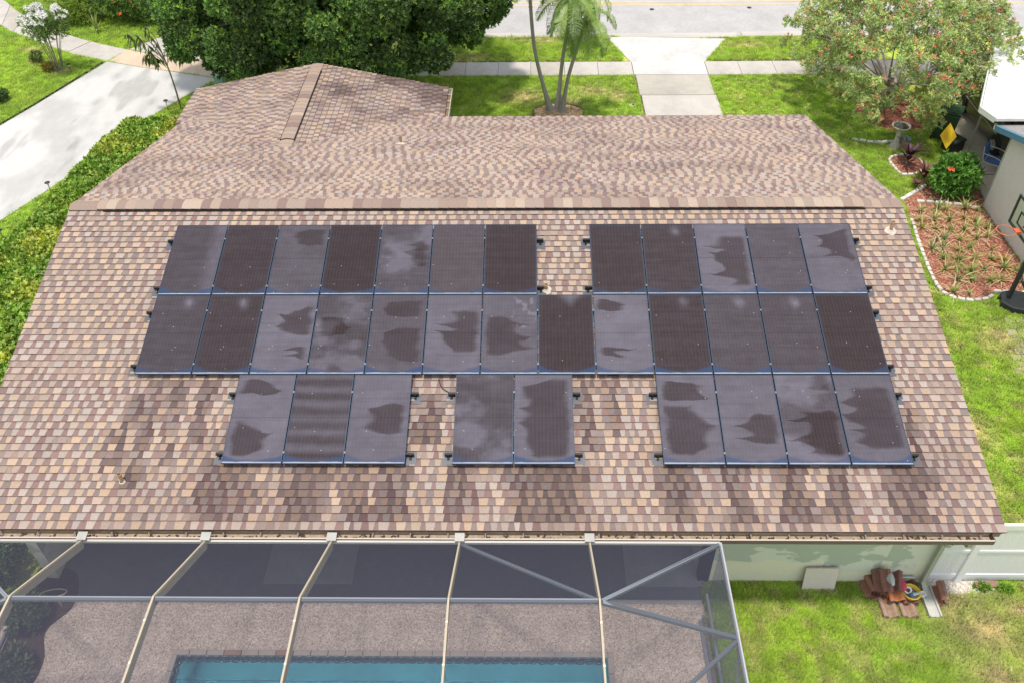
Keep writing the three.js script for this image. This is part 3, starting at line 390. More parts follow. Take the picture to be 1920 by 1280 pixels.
// ---------------------------------------------------------------- solar panels
const PW = 1.055, PH = 1.789, U0 = -6.8228, V0 = 0.6843, PN = 0.13;
{
  // dust: level everywhere, and the washed dark patches with their scalloped outlines
  // patch: [side the patch is anchored to, boundary, top, bottom, scallops, amplitude, phase]
  const spec = {
    '0_0': [0.42, [], 'b'], '0_1': [0.16, []], '0_2': [0.62, [['R', 0.45, 0.05, 0.32, 2, 0.08, 0]]], '0_3': [0.08, []], '0_4': [0.72, [['R', 0.62, 0.18, 0.62, 3, 0.22, 0.3]], 's'], '0_5': [0.36, [], 'w'], '0_6': [0.10, []],
    '0_8': [0.16, []], '0_9': [0.22, [], 'm'], '0_10': [0.95, [['R', 0.42, 0.16, 0.9, 4, 0.26, 0.2]]], '0_11': [0.55, []], '0_12': [0.85, [['R', 0.55, 0.06, 0.56, 3, 0.28, 0.6]]],
    '1_0': [0.40, [], 'm'], '1_1': [0.18, [], 'm'], '1_2': [0.95, [['R', 0.52, 0.14, 0.52, 3, 0.18, 0.1], ['R', 0.72, 0.66, 0.84, 2, 0.18, 0.4]]], '1_3': [0.66, [['L', 0.5, 0.3, 0.55, 2, 0.15, 0]], 's'], '1_4': [0.62, [['R', 0.35, 0.06, 0.3, 2, 0.1, 0], ['R', 0.4, 0.42, 0.85, 2, 0.12, 0.2]]], '1_5': [0.95, [['R', 0.40, 0.2, 0.74, 3, 0.28, 0.15]]], '1_6': [0.78, [['L', 0.66, 0.3, 0.78, 3, 0.25, 0.35]], 'c'], '1_7': [0.12, [['x', 0, 0, 0, 0, 0, 0]], 't'], '1_8': [1.0, [['L', 0.42, 0.06, 0.22, 2, 0.1, 0.1], ['L', 0.68, 0.68, 0.78, 1, 0.5, 0.0]]], '1_9': [0.18, [], 'm'], '1_10': [0.45, [], 'm'], '1_11': [0.42, [], 'm'], '1_12': [0.08, []],
    '2_0': [0.95, [['L', 0.5, 0.06, 0.24, 1, 0.3, 0.4], ['L', 0.52, 0.52, 0.92, 2, 0.25, 0.1]]], '2_1': [0.45, [], 'h'], '2_2': [0.9, [['R', 0.52, 0.34, 0.7, 2, 0.22, 0.5]]], '2_3': [0.72, [], 's'], '2_4': [0.95, [['R', 0.28, 0.04, 0.96, 4, 0.26, 0.45]]],
    '2_5': [0.95, [['L', 0.6, 0.08, 0.3, 1, 0.4, 0.2], ['L', 0.62, 0.36, 0.9, 2, 0.3, 0.0]]], '2_6': [0.9, [['R', 0.45, 0.44, 0.8, 2, 0.25, 0.3]]], '2_7': [0.8, [['R', 0.3, 0.42, 0.9, 3, 0.3, 0.2], ['R', 0.6, 0.0, 0.2, 1, 0.2, 0]], 's'], '2_8': [0.85, [['R', 0.25, 0.14, 0.84, 4, 0.22, 0.1]]],
  };
  const patchOf = (p, x, y) => { // 1 inside the washed patch
    const [side, b, y0, y1, n, amp, ph] = p; if (side === 'x') return 0;
    const sd = b * 31 + y0 * 17 + ph * 7, wy = y + 0.09 * (fbm(x * 2.5 + sd, y * 3.5 + sd, 3) - 0.5), t = (wy - y0) / (y1 - y0);
    const tt = t + 0.22 * (vnoise(t * n * 1.3 + sd, 4) - 0.5), ph2 = tt * n + ph, tooth = 0.45 + 0.9 * hash(Math.floor(ph2) + 50, Math.round(sd * 10)), sc = Math.pow(Math.abs(Math.sin(Math.PI * ph2)), 0.62) * tooth, wob = 0.16 * (fbm(x * 4 + sd, y * 12, 4) - 0.5);
    const taper = 0.28 * (Math.pow(1 - smooth(0, 0.22, t), 1.5) + Math.pow(1 - smooth(0, 0.22, 1 - t), 1.5)), sh = -amp * 1.25 * (1 - sc) + taper + amp * 0.15;
    const xe = side === 'R' ? b - 0.1 + amp * 0.4 + sh + wob : b + 0.1 - amp * 0.4 - sh + wob, end = smooth(-0.02, 0.06, t) * smooth(-0.02, 0.06, 1 - t);
    const far = side === 'R' ? smooth(0.99, 0.84, x + wob) : smooth(0.02, 0.16, x + wob), soft = 0.02 + 0.10 * vnoise(y * 6 + sd, 2);
    return (side === 'R' ? smooth(xe - soft, xe + soft, x) : smooth(xe + soft, xe - soft, x)) * end * far * (0.75 + 0.25 * fbm(x * 3, y * 10 + sd, 3));
  };
  function panelTex(key, seed) {
    const [lvl, patches, extra] = spec[key]; const ox = seed * 7.3, oy = seed * 3.7;
    return tex(256, 432, (u, v0) => {
      const y = 1 - v0, x = u;                                   // y: 0 top .. 1 bottom
      let d = lvl * (0.80 + 0.3 * fbm(x * 3 + ox, y * 5 + oy, 4)); const st = fbm(x * 1.5 + ox, y * 34 + oy, 3);
      d += (st - 0.5) * 0.2 + 0.16 * (fbm(x * 11 + ox, y * 18 + oy, 4) - 0.5);
      for (const p of patches) { const k = patchOf(p, x, y); d = mix(d, 0.06 + 0.16 * fbm(x * 4 + ox, y * 12, 3), k * 0.86); }
      if (extra === 's') d += (smooth(0.42, 0.65, fbm(x * 1.6 + ox, y * 4 + oy, 4)) - 0.5) * 0.42;
      if (extra === 'h') d += 0.42 * (Math.sin(y * 38 + 2 * fbm(x * 2, y * 3 + oy, 2)) * 0.5) * (0.6 + 0.5 * fbm(x * 3, y * 9, 2)) + 0.08;
      if (extra === 'm') d += 0.75 * Math.exp(-(((x - 0.62 - 0.2 * y) / 0.09) ** 2 + ((y - 0.10) / 0.07) ** 2)) * (0.3 + fbm(x * 14 + ox, y * 14, 3)) ;
      if (extra === 't') d += 0.8 * smooth(0.22, 0.0, y + Math.abs(x - 0.6) * 0.55);
      if (extra === 'b') d += 0.4 * smooth(0.6, 0.95, x) * (0.4 + fbm(x * 6, y * 4 + ox, 3));
      if (extra === 'w') d += 0.1;
      if (extra === 'c') d += 0.6 * smooth(0.55, 0.72, fbm(x * 9 + 2, y * 12 + 5, 3)) * smooth(0.5, 0.7, x) * smooth(0.6, 0.3, y);
      const edge = Math.min(x, 1 - x, y * 1.7) ; d = mix(d, Math.max(d, 0.35), smooth(0.05, 0.0, edge) * 0.6);
      d = clamp(d, 0.02, 1.1); d = Math.pow(d, 1.35);
      const cell = extra === 'w' ? [0.026, 0.0145, 0.0115] : [0.0185, 0.0095, 0.0105], dust = [0.128, 0.122, 0.158];
      let c = cell.map((q, i) => mix(q, dust[i], d * 0.78));
      // fine conductor lines and the half-cut gap
      const ln = Math.abs(((x * 48) % 1) - 0.5) < 0.14 ? 1 : 0; c = c.map((q, i) => q + ln * [0.030, 0.025, 0.026][i] * (1 - 0.3 * d));
      if (Math.abs(y - 0.5) < 0.0035) c = c.map(q => q * 0.6);
      const pl = (y * 20) % 1; if (pl < 0.07) c = c.map(q => q * 1.06 + 0.002);
      // the blue clean margin that the runoff leaves at the lower edge, widest in the corners
      const bl = (1 - y) - 0.02 - 0.045 * Math.pow(Math.abs(x * 2 - 1), 2.2) * (1.7 - 0.6 * hash(seed, 4)) - 0.02 * (fbm(x * 8 + ox, 3, 2) - 0.5), bk = smooth(0.025, -0.012, bl) * (0.45 + 0.5 * hash(seed, 9));
      c = c.map((q, i) => mix(q, [0.020, 0.052, 0.13][i], bk * 0.85));
      const dl = smooth(0.016, 0.006, 1 - y + 0.006 * (fbm(x * 9 + ox, 2, 2) - 0.5)); c = c.map((q, i) => mix(q, [0.40, 0.43, 0.50][i], dl * 0.8));   // pale bluish strip along the lower lip
      if (hash(Math.floor(x * 90 + seed * 13), Math.floor(y * 150 + seed)) > 0.9996) c = [0.5, 0.5, 0.48];
      return c.map(toS);
    }, { wrap: THREE.ClampToEdgeWrapping });
  }
  const fw = PW - 0.018, fh = PH - 0.014, ft = 0.035, lipw = 0.011;
  const frameGeo = merge([bx(fw, ft, lipw, 0, 0, -fh / 2 + lipw / 2), bx(fw, ft, lipw, 0, 0, fh / 2 - lipw / 2), bx(lipw, ft, fh - 2 * lipw, -fw / 2 + lipw / 2, 0, 0), bx(lipw, ft, fh - 2 * lipw, fw / 2 - lipw / 2, 0, 0)]);
  const gw = fw - 2 * lipw - 0.001, gh = fh - 2 * lipw - 0.001;
  const glassGeo = (() => { const g = new THREE.BoxGeometry(gw, 0.012, gh), uv = g.attributes.uv, P = g.attributes.position; for (let i = 0; i < P.count; i++) uv.setXY(i, P.getX(i) / gw + 0.5, 0.5 - P.getZ(i) / gh); return g; })();
  const backGeo = bx(gw, 0.008, gh, 0, -0.008, 0), clampGeo = merge([bx(0.026, 0.006, 0.034, 0, 0.021, 0), xf(new THREE.CylinderGeometry(0.006, 0.006, 0.012, 8), [0, 0.028, 0])]), clampM = std({ color: lin(0.22, 0.25, 0.30), roughness: 0.45, metalness: 0.3 });
  const ord = ['first', 'second', 'third', 'fourth', 'fifth', 'sixth', 'seventh', 'eighth', 'ninth', 'tenth', 'eleventh', 'twelfth', 'thirteenth'];
  const look = (k) => { const [l, p, e] = spec[k]; return e === 'h' ? 'striped dusty' : l > 0.7 ? (p.length ? 'dusty, dark patched' : 'dusty grey') : l > 0.35 ? 'lightly dusty' : 'dark brown'; };
  const runs = [ // row, start u, count, key offset, phrase
    [0, 0, 7, 0, 'of seven in the upper left group'], [0, 8, 5, 8, 'of five in the upper right group'], [1, 0, 13, 0, 'of thirteen in the long middle row'],
    [2, 1.84, 3, 0, 'of three in the lower left group'], [2, 5.59, 2, 3, 'of two in the lower middle group'], [2, 9.0, 4, 5, 'of four in the lower right group']];
  let seed = 1;
  for (const [row, u0, n, ko, phrase] of runs) for (let i = 0; i < n; i++) {
    const key = row + '_' + (ko + i), c = slopeAt(U0 + (u0 + i + 0.5) * PW, V0 + (row + 0.5) * PH, PN);
    const t = thing('solar_panel', look(key) + ' solar panel, ' + ord[i] + ' from left ' + phrase, 'solar panel', c, 0, 'solar panels on the rear roof slope'); t.rotation.x = SL;
    part(t, 'frame', frameGeo, M.frame); part(t, 'glass', glassGeo, new THREE.MeshPhysicalMaterial({ map: panelTex(key, seed), roughness: 0.16, ior: 1.38 })).position.y = 0.006;
    part(t, 'back_sheet', backGeo, M.blackMetal);
    for (const f of [0.21, 0.88]) { if (i < n - 1) part(t, 'mid_clamp', clampGeo, clampM).position.set(PW / 2, 0, (f - 0.5) * PH); }
    seed++;
  }
  // rails with their flashed feet; the ends stick out past the panels
  const footM = std({ color: lin(0.10, 0.11, 0.13), roughness: 0.45, metalness: 0.4 });
  const rowName = ['upper', 'middle', 'lower'];
  for (const [row, u0, n, ko, phrase] of runs) for (const [fi, f] of [[0, 0.21], [1, 0.88]]) {
    const L = n * PW + 0.26, xc = U0 + (u0 + n / 2) * PW, c = slopeAt(xc, V0 + (row + f) * PH, 0);
    const t = thing('mounting_rail', `black rail ${fi ? 'under lower edge' : 'under upper edge'} of panels, ${phrase.replace('of ', '').replace(/ in the/, ' panels in the')}`.replace(' of panels,', ' of the'), 'rail', c, 0, 'rails that carry the solar panels'); t.rotation.x = SL;
    part(t, 'rail_bar', merge([bx(L, 0.014, 0.038, 0, 0.104, 0), bx(L, 0.045, 0.010, 0, 0.075, -0.014), bx(L, 0.045, 0.010, 0, 0.075, 0.014), bx(L, 0.010, 0.038, 0, 0.05, 0)]), M.blackMetal);
    const m = Math.max(2, Math.round(L / 1.25) + 1);
    for (let k = 0; k < m; k++) { const x = -L / 2 + 0.06 + (L - 0.12) * k / (m - 1); const ft_ = part(t, 'rail_foot', merge([bx(0.04, 0.075, 0.008, x, 0.05, 0.026), bx(0.045, 0.012, 0.07, x, 0.018, 0.05), xf(new THREE.CylinderGeometry(0.014, 0.014, 0.03, 8), [x, 0.035, 0.055])]), M.blackMetal); part(ft_, 'flashing', bx(0.20, 0.004, 0.25, x, 0.019, 0.05), footM); }
  }
  { const a = slopeAt(-1.25, V0 + 2.02 * PH, 0.06), b = slopeAt(-1.18, V0 + 2.12 * PH, 0.03), c = slopeAt(-1.05, V0 + 2.18 * PH, 0.05); single('panel_cable', tube([a, b, c], 0.008, 14, 6), M.blackMetal, 'thin black cable hanging between the lower left and middle panels', 'cable'); }
}

// ---------------------------------------------------------------- pool, deck and screen enclosure
const PX0 = -5.86, PX1 = 1.78, PZ0 = 7.84, PZ1 = 12.6;
{
  const deckMap = tex(1024, 1024, (u, v, i, j) => { const n = tileNoise(1024, 340, 3)(u, v), m = tileNoise(1024, 150, 8)(u, v), k = tileNoise(1024, 12, 4)(u, v), h = hash(i >> 1, j >> 1); const s = clamp(0.5 + 1.5 * (0.42 * n + 0.36 * m + 0.16 * h + 0.06 * tileNoise(1024, 75, 9)(u, v) - 0.5)); return [toS(mix(0.22, 0.90, s) * (0.88 + 0.2 * k)), toS(mix(0.165, 0.76, s) * (0.88 + 0.2 * k)), toS(mix(0.14, 0.68, s) * (0.88 + 0.2 * k))]; }, { repeat: [1 / 3, 1 / 3] });
  const deckShape = new THREE.Shape([[-9.25, -6.78], [3.62, -6.78], [3.62, -14.2], [-9.25, -14.2]].map(p => new THREE.Vector2(...p))); deckShape.holes.push(new THREE.Path([[PX0 - 0.1, -PZ0 + 0.1], [PX1 + 0.1, -PZ0 + 0.1], [PX1 + 0.1, -PZ1 - 0.1], [PX0 - 0.1, -PZ1 - 0.1]].map(p => new THREE.Vector2(...p))));
  struct('pool_deck', xf(new THREE.ExtrudeGeometry(deckShape, { depth: 0.07, bevelEnabled: false }), [0, -0.03, 0], [-Math.PI / 2, 0, 0]), std({ map: deckMap, roughness: 0.95 }), 'brown pebble pool deck beneath the screen enclosure', 'deck');
  const pool = thing('swimming_pool', 'blue swimming pool with pale coping under the screen', 'pool', [0, 0, 0]);
  const basinM = std({ color: lin(0.36, 0.84, 0.95), map: G.concrete, roughness: 0.7 });
  part(pool, 'basin', merge([bx(PX1 - PX0, 0.1, PZ1 - PZ0, (PX0 + PX1) / 2, -1.35, (PZ0 + PZ1) / 2), bx(PX1 - PX0 + 0.2, 1.4, 0.1, (PX0 + PX1) / 2, -0.69, PZ0 - 0.05), bx(PX1 - PX0 + 0.2, 1.4, 0.1, (PX0 + PX1) / 2, -0.69, PZ1 + 0.05), bx(0.1, 1.4, PZ1 - PZ0, PX0 - 0.05, -0.69, (PZ0 + PZ1) / 2), bx(0.1, 1.4, PZ1 - PZ0, PX1 + 0.05, -0.69, (PZ0 + PZ1) / 2)]), basinM);
  const coping = std({ color: lin(0.50, 0.44, 0.40), map: G.stone }), rust = std({ color: lin(0.40, 0.25, 0.20), map: G.stone });
  const rp = mulberry(4); for (let x = PX0 - 0.1; x < PX1 + 0.09; x += 0.31) { const w = Math.min(0.30, PX1 + 0.1 - x); part(pool, 'coping_stone', rbx(w, 0.05, 0.1, 0.012, x + w / 2, 0.035, PZ0 - 0.05), rp() < 0.12 ? rust : coping); }
  for (const x of [PX0 - 0.05, PX1 + 0.05]) for (let z = PZ0; z < PZ1; z += 0.31) part(pool, 'coping_stone', rbx(0.1, 0.05, 0.30, 0.012, x, 0.035, z + 0.15), coping);
  // waterline border of dark links
  const dk = std({ color: lin(0.035, 0.045, 0.06), roughness: 0.4 }), link = new THREE.TorusGeometry(0.052, 0.016, 6, 14), li = [];
  part(pool, 'tile_band', merge([bx(PX1 - PX0, 0.16, 0.012, (PX0 + PX1) / 2, -0.07, PZ0 + 0.006), bx(0.012, 0.16, PZ1 - PZ0, PX0 + 0.006, -0.07, (PZ0 + PZ1) / 2), bx(0.012, 0.16, PZ1 - PZ0, PX1 - 0.006, -0.07, (PZ0 + PZ1) / 2)]), std({ color: lin(0.10, 0.22, 0.28), roughness: 0.4 }));
  for (let x = PX0 + 0.08; x < PX1; x += 0.165) li.push(xf(link.clone(), [x, -0.012, PZ0 + 0.045], [-Math.PI / 2 + 0.5, 0, 0.35], [1.5, 0.8, 1]));
  for (let z = PZ0 + 0.1; z < PZ0 + 2.6; z += 0.165) { li.push(xf(link.clone(), [PX0 + 0.045, -0.012, z], [-Math.PI / 2, 0.5, 0], [0.8, 1.5, 1])); }
  part(pool, 'waterline_links', merge(li), dk, 'stuff');
  part(pool, 'water', bx(PX1 - PX0 - 0.004, 1.2, PZ1 - PZ0 - 0.004, (PX0 + PX1) / 2, -0.66, (PZ0 + PZ1) / 2), new THREE.MeshPhysicalMaterial({ color: lin(0.92, 0.98, 1.0), roughness: 0.06, transmission: 1, thickness: 1.2, ior: 1.33, attenuationColor: lin(0.25, 0.66, 0.76), attenuationDistance: 3.4 }));

  const XB = [-6.97, -4.92, -2.84, -0.74, 1.38], WL = -9.1, WR = 3.5, ZG = 7.13, YG = 2.52, ZT = 8.84, YT = 3.62, ZE = 13.9;
  const cage = thing('pool_enclosure', 'beige framed screen enclosure over the pool behind the house', 'screen enclosure', [0, 0, 0]);
  const screenM = std({ color: lin(0.062, 0.066, 0.10), roughness: 0.9, transparent: true, opacity: 0.42 });
  const beamM = M.alu, greyM = std({ color: lin(0.26, 0.29, 0.34), map: G.metal, roughness: 0.5 }), capM = std({ color: lin(0.70, 0.64, 0.52), roughness: 0.5 });
  const bw = 0.028, bh = 0.16;
  for (const x of XB) { // mansard beams: rise from the gutter, then run level
    const n = [0, -(ZT - ZG), (YT - YG)].map(v => v);
    part(cage, 'beam', bar([x, YG - bh * 0.42, ZG + 0.02], [x, YT - bh * 0.42, ZT], bw, bh), beamM);
    const fl = part(cage, 'beam', bar([x, YT - bh * 0.45, ZT - 0.03], [x, YT - bh * 0.45, ZE], bw, bh), beamM);
    for (let z = ZT + 0.35; z < 11; z += 0.62) part(fl, 'screw_cap', xf(new THREE.CylinderGeometry(0.018, 0.018, 0.008, 10), [x, YT + 0.012, z]), capM);
    const br = part(cage, 'gutter_bracket', bx(0.16, 0.012, 0.15, x, YG + 0.055, ZG - 0.045, [0.12, 0, 0]), std({ color: lin(0.46, 0.46, 0.44), map: G.metal, roughness: 0.5 }));
  }
  const rail = (a, b, w = 0.05, h = 0.05, m = greyM, name = 'brace') => part(cage, name, bar(a, b, w, h), m);
  for (let i = 0; i < 4; i++) rail([XB[i] + 0.026, YT - 0.035, ZT], [XB[i + 1] - 0.026, YT - 0.035, ZT], 0.06, 0.05, greyM, 'purlin');
  for (let i = 0; i < 4; i++) rail([XB[i] + 0.026, YT - 0.035, ZT + 2.4], [XB[i + 1] - 0.026, YT - 0.035, ZT + 2.4], 0.05, 0.05, greyM, 'purlin');
  rail([WL, YG - 0.03, ZG], [WR, YG - 0.03, ZG], 0.04, 0.05, M.whiteAlu, 'header');
  rail([XB[3] + 0.03, YG - 0.02, ZG + 0.05], [XB[4] - 0.03, YT - 0.05, ZT - 0.02], 0.045, 0.045);
  for (const [xw, xb, s] of [[WR, XB[4], 1], [WL, XB[0], -1]]) {
    rail([xw, YG - 0.04, ZG], [xw, YG - 0.04, ZE], 0.05, 0.08, std({ color: lin(0.44, 0.46, 0.50), map: G.metal, roughness: 0.5 }), 'eave_beam');
    rail([xb + s * 0.03, YT - 0.04, ZT], [xw - s * 0.03, YG - 0.03, ZG + 0.03], 0.05, 0.06, greyM, 'hip_rafter');
    rail([xb + s * 0.03, YT - 0.04, ZT + 0.01], [xw - s * 0.03, YG - 0.03, ZT - 0.05], 0.06, 0.06, greyM, 'purlin');
    rail([xw - s * 0.03, YG - 0.03, ZT], [xb + s * 0.03, YT - 0.04, ZT + 2.1], 0.05, 0.05, greyM, 'brace');
    rail([xw - s * 0.03, YG - 0.03, ZT + 2.4], [xb + s * 0.03, YT - 0.04, ZT + 2.4], 0.06, 0.06, greyM, 'purlin');
    for (const z of [ZG + 0.02, 7.95, ZT - 0.05, ZT + 1.2, ZT + 2.4, ZE]) rail([xw, 0.04, z], [xw, YG - 0.08, z], 0.05, 0.05, greyM, 'post');
    rail([xw, 0.95, ZG], [xw, 0.95, ZE], 0.04, 0.05, greyM, 'chair_rail'); rail([xw, 0.07, ZG], [xw, 0.07, ZE], 0.05, 0.06, greyM, 'base_rail');
    rail([xw, 0.98, 7.95], [xw, YG - 0.1, ZT - 0.07], 0.03, 0.03); rail([xw, 0.98, ZT + 1.2], [xw, YG - 0.1, ZT + 0.02], 0.03, 0.03);
    const scr = (...p) => part(cage, 'screen_panel', quadSheet(p), screenM);
    scr([xb, YG + 0.02, ZG + 0.04], [xw, YG + 0.02, ZG + 0.04], [xb, YT, ZT]);
    scr([xw, YG + 0.0, ZG + 0.05], [xw, YG, ZT - 0.05], [xb + s * 0.025, YT - 0.004, ZT]);
    scr([xw, YG, ZT - 0.05], [xw, YG, ZT + 2.4], [xb + s * 0.025, YT - 0.004, ZT + 2.4], [xb + s * 0.025, YT - 0.004, ZT]);
    scr([xw, YG, ZT + 2.4], [xw, YG, ZE], [xb + s * 0.025, YT - 0.004, ZE], [xb + s * 0.025, YT - 0.004, ZT + 2.4]);
    for (const [z0, z1] of [[ZG, ZT - 0.05], [ZT - 0.05, ZT + 2.4], [ZT + 2.4, ZE]]) scr([xw + s * 0.028, 0.1, z0], [xw + s * 0.028, 0.1, z1], [xw + s * 0.028, YG, z1], [xw + s * 0.028, YG, z0]);
  }
  for (let i = 0; i < 4; i++) { const a = XB[i] + 0.025, b = XB[i + 1] - 0.025; const scr = (...p) => part(cage, 'screen_panel', quadSheet(p), screenM);
    scr([a, YG + 0.02, ZG + 0.04], [b, YG + 0.02, ZG + 0.04], [b, YT - 0.004, ZT], [a, YT - 0.004, ZT]);
    scr([a, YT - 0.004, ZT], [b, YT - 0.004, ZT], [b, YT - 0.004, ZT + 2.4], [a, YT - 0.004, ZT + 2.4]); scr([a, YT - 0.004, ZT + 2.4], [b, YT - 0.004, ZT + 2.4], [b, YT - 0.004, ZE], [a, YT - 0.004, ZE]);
    scr([a, 0.1, ZE], [b, 0.1, ZE], [b, YT, ZE], [a, YT, ZE]); }
  for (const x of [WL, ...XB, WR]) rail([x, 0.04, ZE], [x, x === WL || x === WR ? YG : YT - 0.1, ZE], 0.05, 0.05, greyM, 'post');

  // on the lanai floor: two thin pale grey rectangles, and a small planted corner at the left
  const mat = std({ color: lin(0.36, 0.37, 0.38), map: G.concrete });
  single('floor_rectangle', bx(1.45, 0.012, 0.95, 2.95, 0.054, 5.95), mat, 'pale rectangle on the shaded lanai floor, right of last beam', 'mat');
  single('floor_rectangle', bx(1.7, 0.012, 0.9, -3.8, 0.054, 5.95), mat, 'pale rectangle on the shaded lanai floor, left of third beam', 'mat');
  struct('corner_bed', poly(smoothLine([[-9.05, 8.9], [-8.35, 8.7], [-8.2, 8.0], [-8.4, 7.4], [-8.1, 6.9], [-8.3, 6.2], [-9.05, 6.0]], 5), 0.046), std({ map: mulchMap, color: lin(0.22, 0.42, 0.5) }), 'dark soil bed in the left corner inside the enclosure', 'bed');
  const hoopG = thing('wire_ring', 'pale wire ring leaning in the left corner of enclosure', 'ring', [-8.3, 0.5, 6.9]); part(hoopG, 'ring', xf(new THREE.TorusGeometry(0.22, 0.012, 8, 30), [0, 0, 0], [0.9, 0, 0]), M.whiteAlu); part(hoopG, 'stake', bar([0, -0.46, 0], [0, -0.2, 0], 0.02, 0.02, [1, 0, 0]), M.whiteAlu);
}

// ---------------------------------------------------------------- vegetation
function leafMat(o = {}) { return new THREE.MeshPhysicalMaterial({ roughness: 0.62, side: THREE.DoubleSide, transmission: 0.3, thickness: 0, ...o }); }
function leafGeo(l, w, bend = 0.15) { // pointed leaf from the origin along +y, folded a little on its midrib
  const P = [[0, 0, 0], [-w / 2, l * 0.45, bend * w], [0, l * 0.5, -bend * w * 0.4], [w / 2, l * 0.45, bend * w], [0, l, bend * l * 0.4]];
  const g = new THREE.BufferGeometry(), f = [0, 2, 1, 0, 3, 2, 1, 2, 4, 2, 3, 4];
  g.setAttribute('position', new THREE.Float32BufferAttribute(f.flatMap(i => P[i]), 3)); g.setAttribute('uv', new THREE.Float32BufferAttribute(f.flatMap(i => [P[i][0], P[i][1]]), 2)); g.computeVertexNormals(); return g;
}
function sprig(n, l, w, seed, spread = 1.0) { const r = mulberry(seed), a = []; for (let i = 0; i < n; i++) a.push(xf(leafGeo(l * (0.7 + 0.6 * r()), w * (0.8 + 0.4 * r())), [0, r() * l * 0.6, 0], [0.3 + r() * spread, i / n * 6.283 + r(), 0].map((v, k) => v))); return merge(a.map((g, i) => xf(g, [0, 0, 0], [0, i * 2.4, 0]))); }
function foliage(parent, name, geo, mat, list) { // list: [x,y,z, nx,ny,nz, scale, r,g,b]
  const m = new THREE.InstancedMesh(geo, mat, list.length), o = new THREE.Object3D(), up = new THREE.Vector3(0, 1, 0), n = new THREE.Vector3(), c = new THREE.Color(), q = new THREE.Quaternion(); const r = mulberry(list.length);
  list.forEach((e, i) => { n.set(e[3], e[4], e[5]).normalize(); o.position.set(e[0], e[1], e[2]); o.quaternion.setFromUnitVectors(up, n); q.setFromAxisAngle(up, r() * 6.283); o.quaternion.multiply(q); o.scale.setScalar(e[6]); o.updateMatrix(); m.setMatrixAt(i, o.matrix); c.setRGB(e[7], e[8], e[9]); m.setColorAt(i, c); });
  m.name = name; m.userData.kind = 'stuff'; parent.add(m); return m;
}
function unit(r) { const z = r() * 2 - 1, a = r() * 6.283, s = Math.sqrt(1 - z * z); return [s * Math.cos(a), z, s * Math.sin(a)]; }

{ // big dense tree behind the front gable
  const C = [-6.5, 4.3, -14.1], Rr = [6.2, 3.85, 4.35];
  const t = thing('broadleaf_tree', 'large dense dark green tree behind the front gable', 'tree', [C[0], 0, C[2]]);
  const r = mulberry(501), list = [], limbs = [];
  for (let i = 0; i < 430; i++) {
    const u = unit(r); if (u[1] < -0.80) continue; const k = i < 280 ? 0.82 + 0.2 * r() : 0.42 + 0.34 * r(), bump = 0.9 + 0.2 * fbm(u[0] * 2.2 + 9, u[2] * 2.2 + u[1] * 3, 3);
    const p = [u[0] * Rr[0] * k * bump, C[1] + u[1] * Rr[1] * k * bump, u[2] * Rr[2] * k * bump]; if (p[1] < 0.9) p[1] = 0.9 + r() * 0.5;
    if (p[0] > -3.8 && p[2] > 4.5 && p[1] < 3.6) continue;
    const thin = p[0] < -4.9 && p[1] < 3.4 ? 0.45 : 1, cr = (0.38 + 0.55 * r() * r()) * (i < 280 ? 1 : 1.5), tone = 0.55 + 0.95 * r(), n = Math.round((i < 280 ? 300 : 150) * cr * cr / 0.3 * thin);
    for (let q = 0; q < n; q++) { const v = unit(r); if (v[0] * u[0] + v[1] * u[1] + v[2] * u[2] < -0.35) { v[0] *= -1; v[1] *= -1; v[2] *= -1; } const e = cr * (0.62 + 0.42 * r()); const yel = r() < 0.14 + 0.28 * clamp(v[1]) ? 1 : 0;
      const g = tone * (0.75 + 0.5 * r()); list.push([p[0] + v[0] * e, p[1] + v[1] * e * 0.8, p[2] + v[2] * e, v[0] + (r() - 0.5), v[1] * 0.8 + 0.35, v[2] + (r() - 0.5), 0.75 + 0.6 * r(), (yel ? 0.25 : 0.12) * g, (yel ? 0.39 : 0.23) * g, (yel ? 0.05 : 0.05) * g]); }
    if (i % 7 === 0) limbs.push(tube([[0, 1.6, 0], [p[0] * 0.35, 2.6 + 0.3 * (p[1] - 2), p[2] * 0.35], [p[0] * 0.85, p[1] * 0.95, p[2] * 0.85]], s => 0.11 * (1 - s) + 0.02, 10, 6));
  }
  part(t, 'trunk', tube([[0, 0, 0], [0.1, 0.9, 0], [0, 2.0, 0.05], [0.05, 3.2, 0]], s => 0.34 - 0.12 * s + 0.12 * Math.max(0, 0.2 - s), 14, 10), M.bark);
  part(t, 'limbs', merge(limbs), M.bark);
  foliage(t, 'crown', sprig(6, 0.105, 0.055, 3, 1.3), leafMat(), list);
}
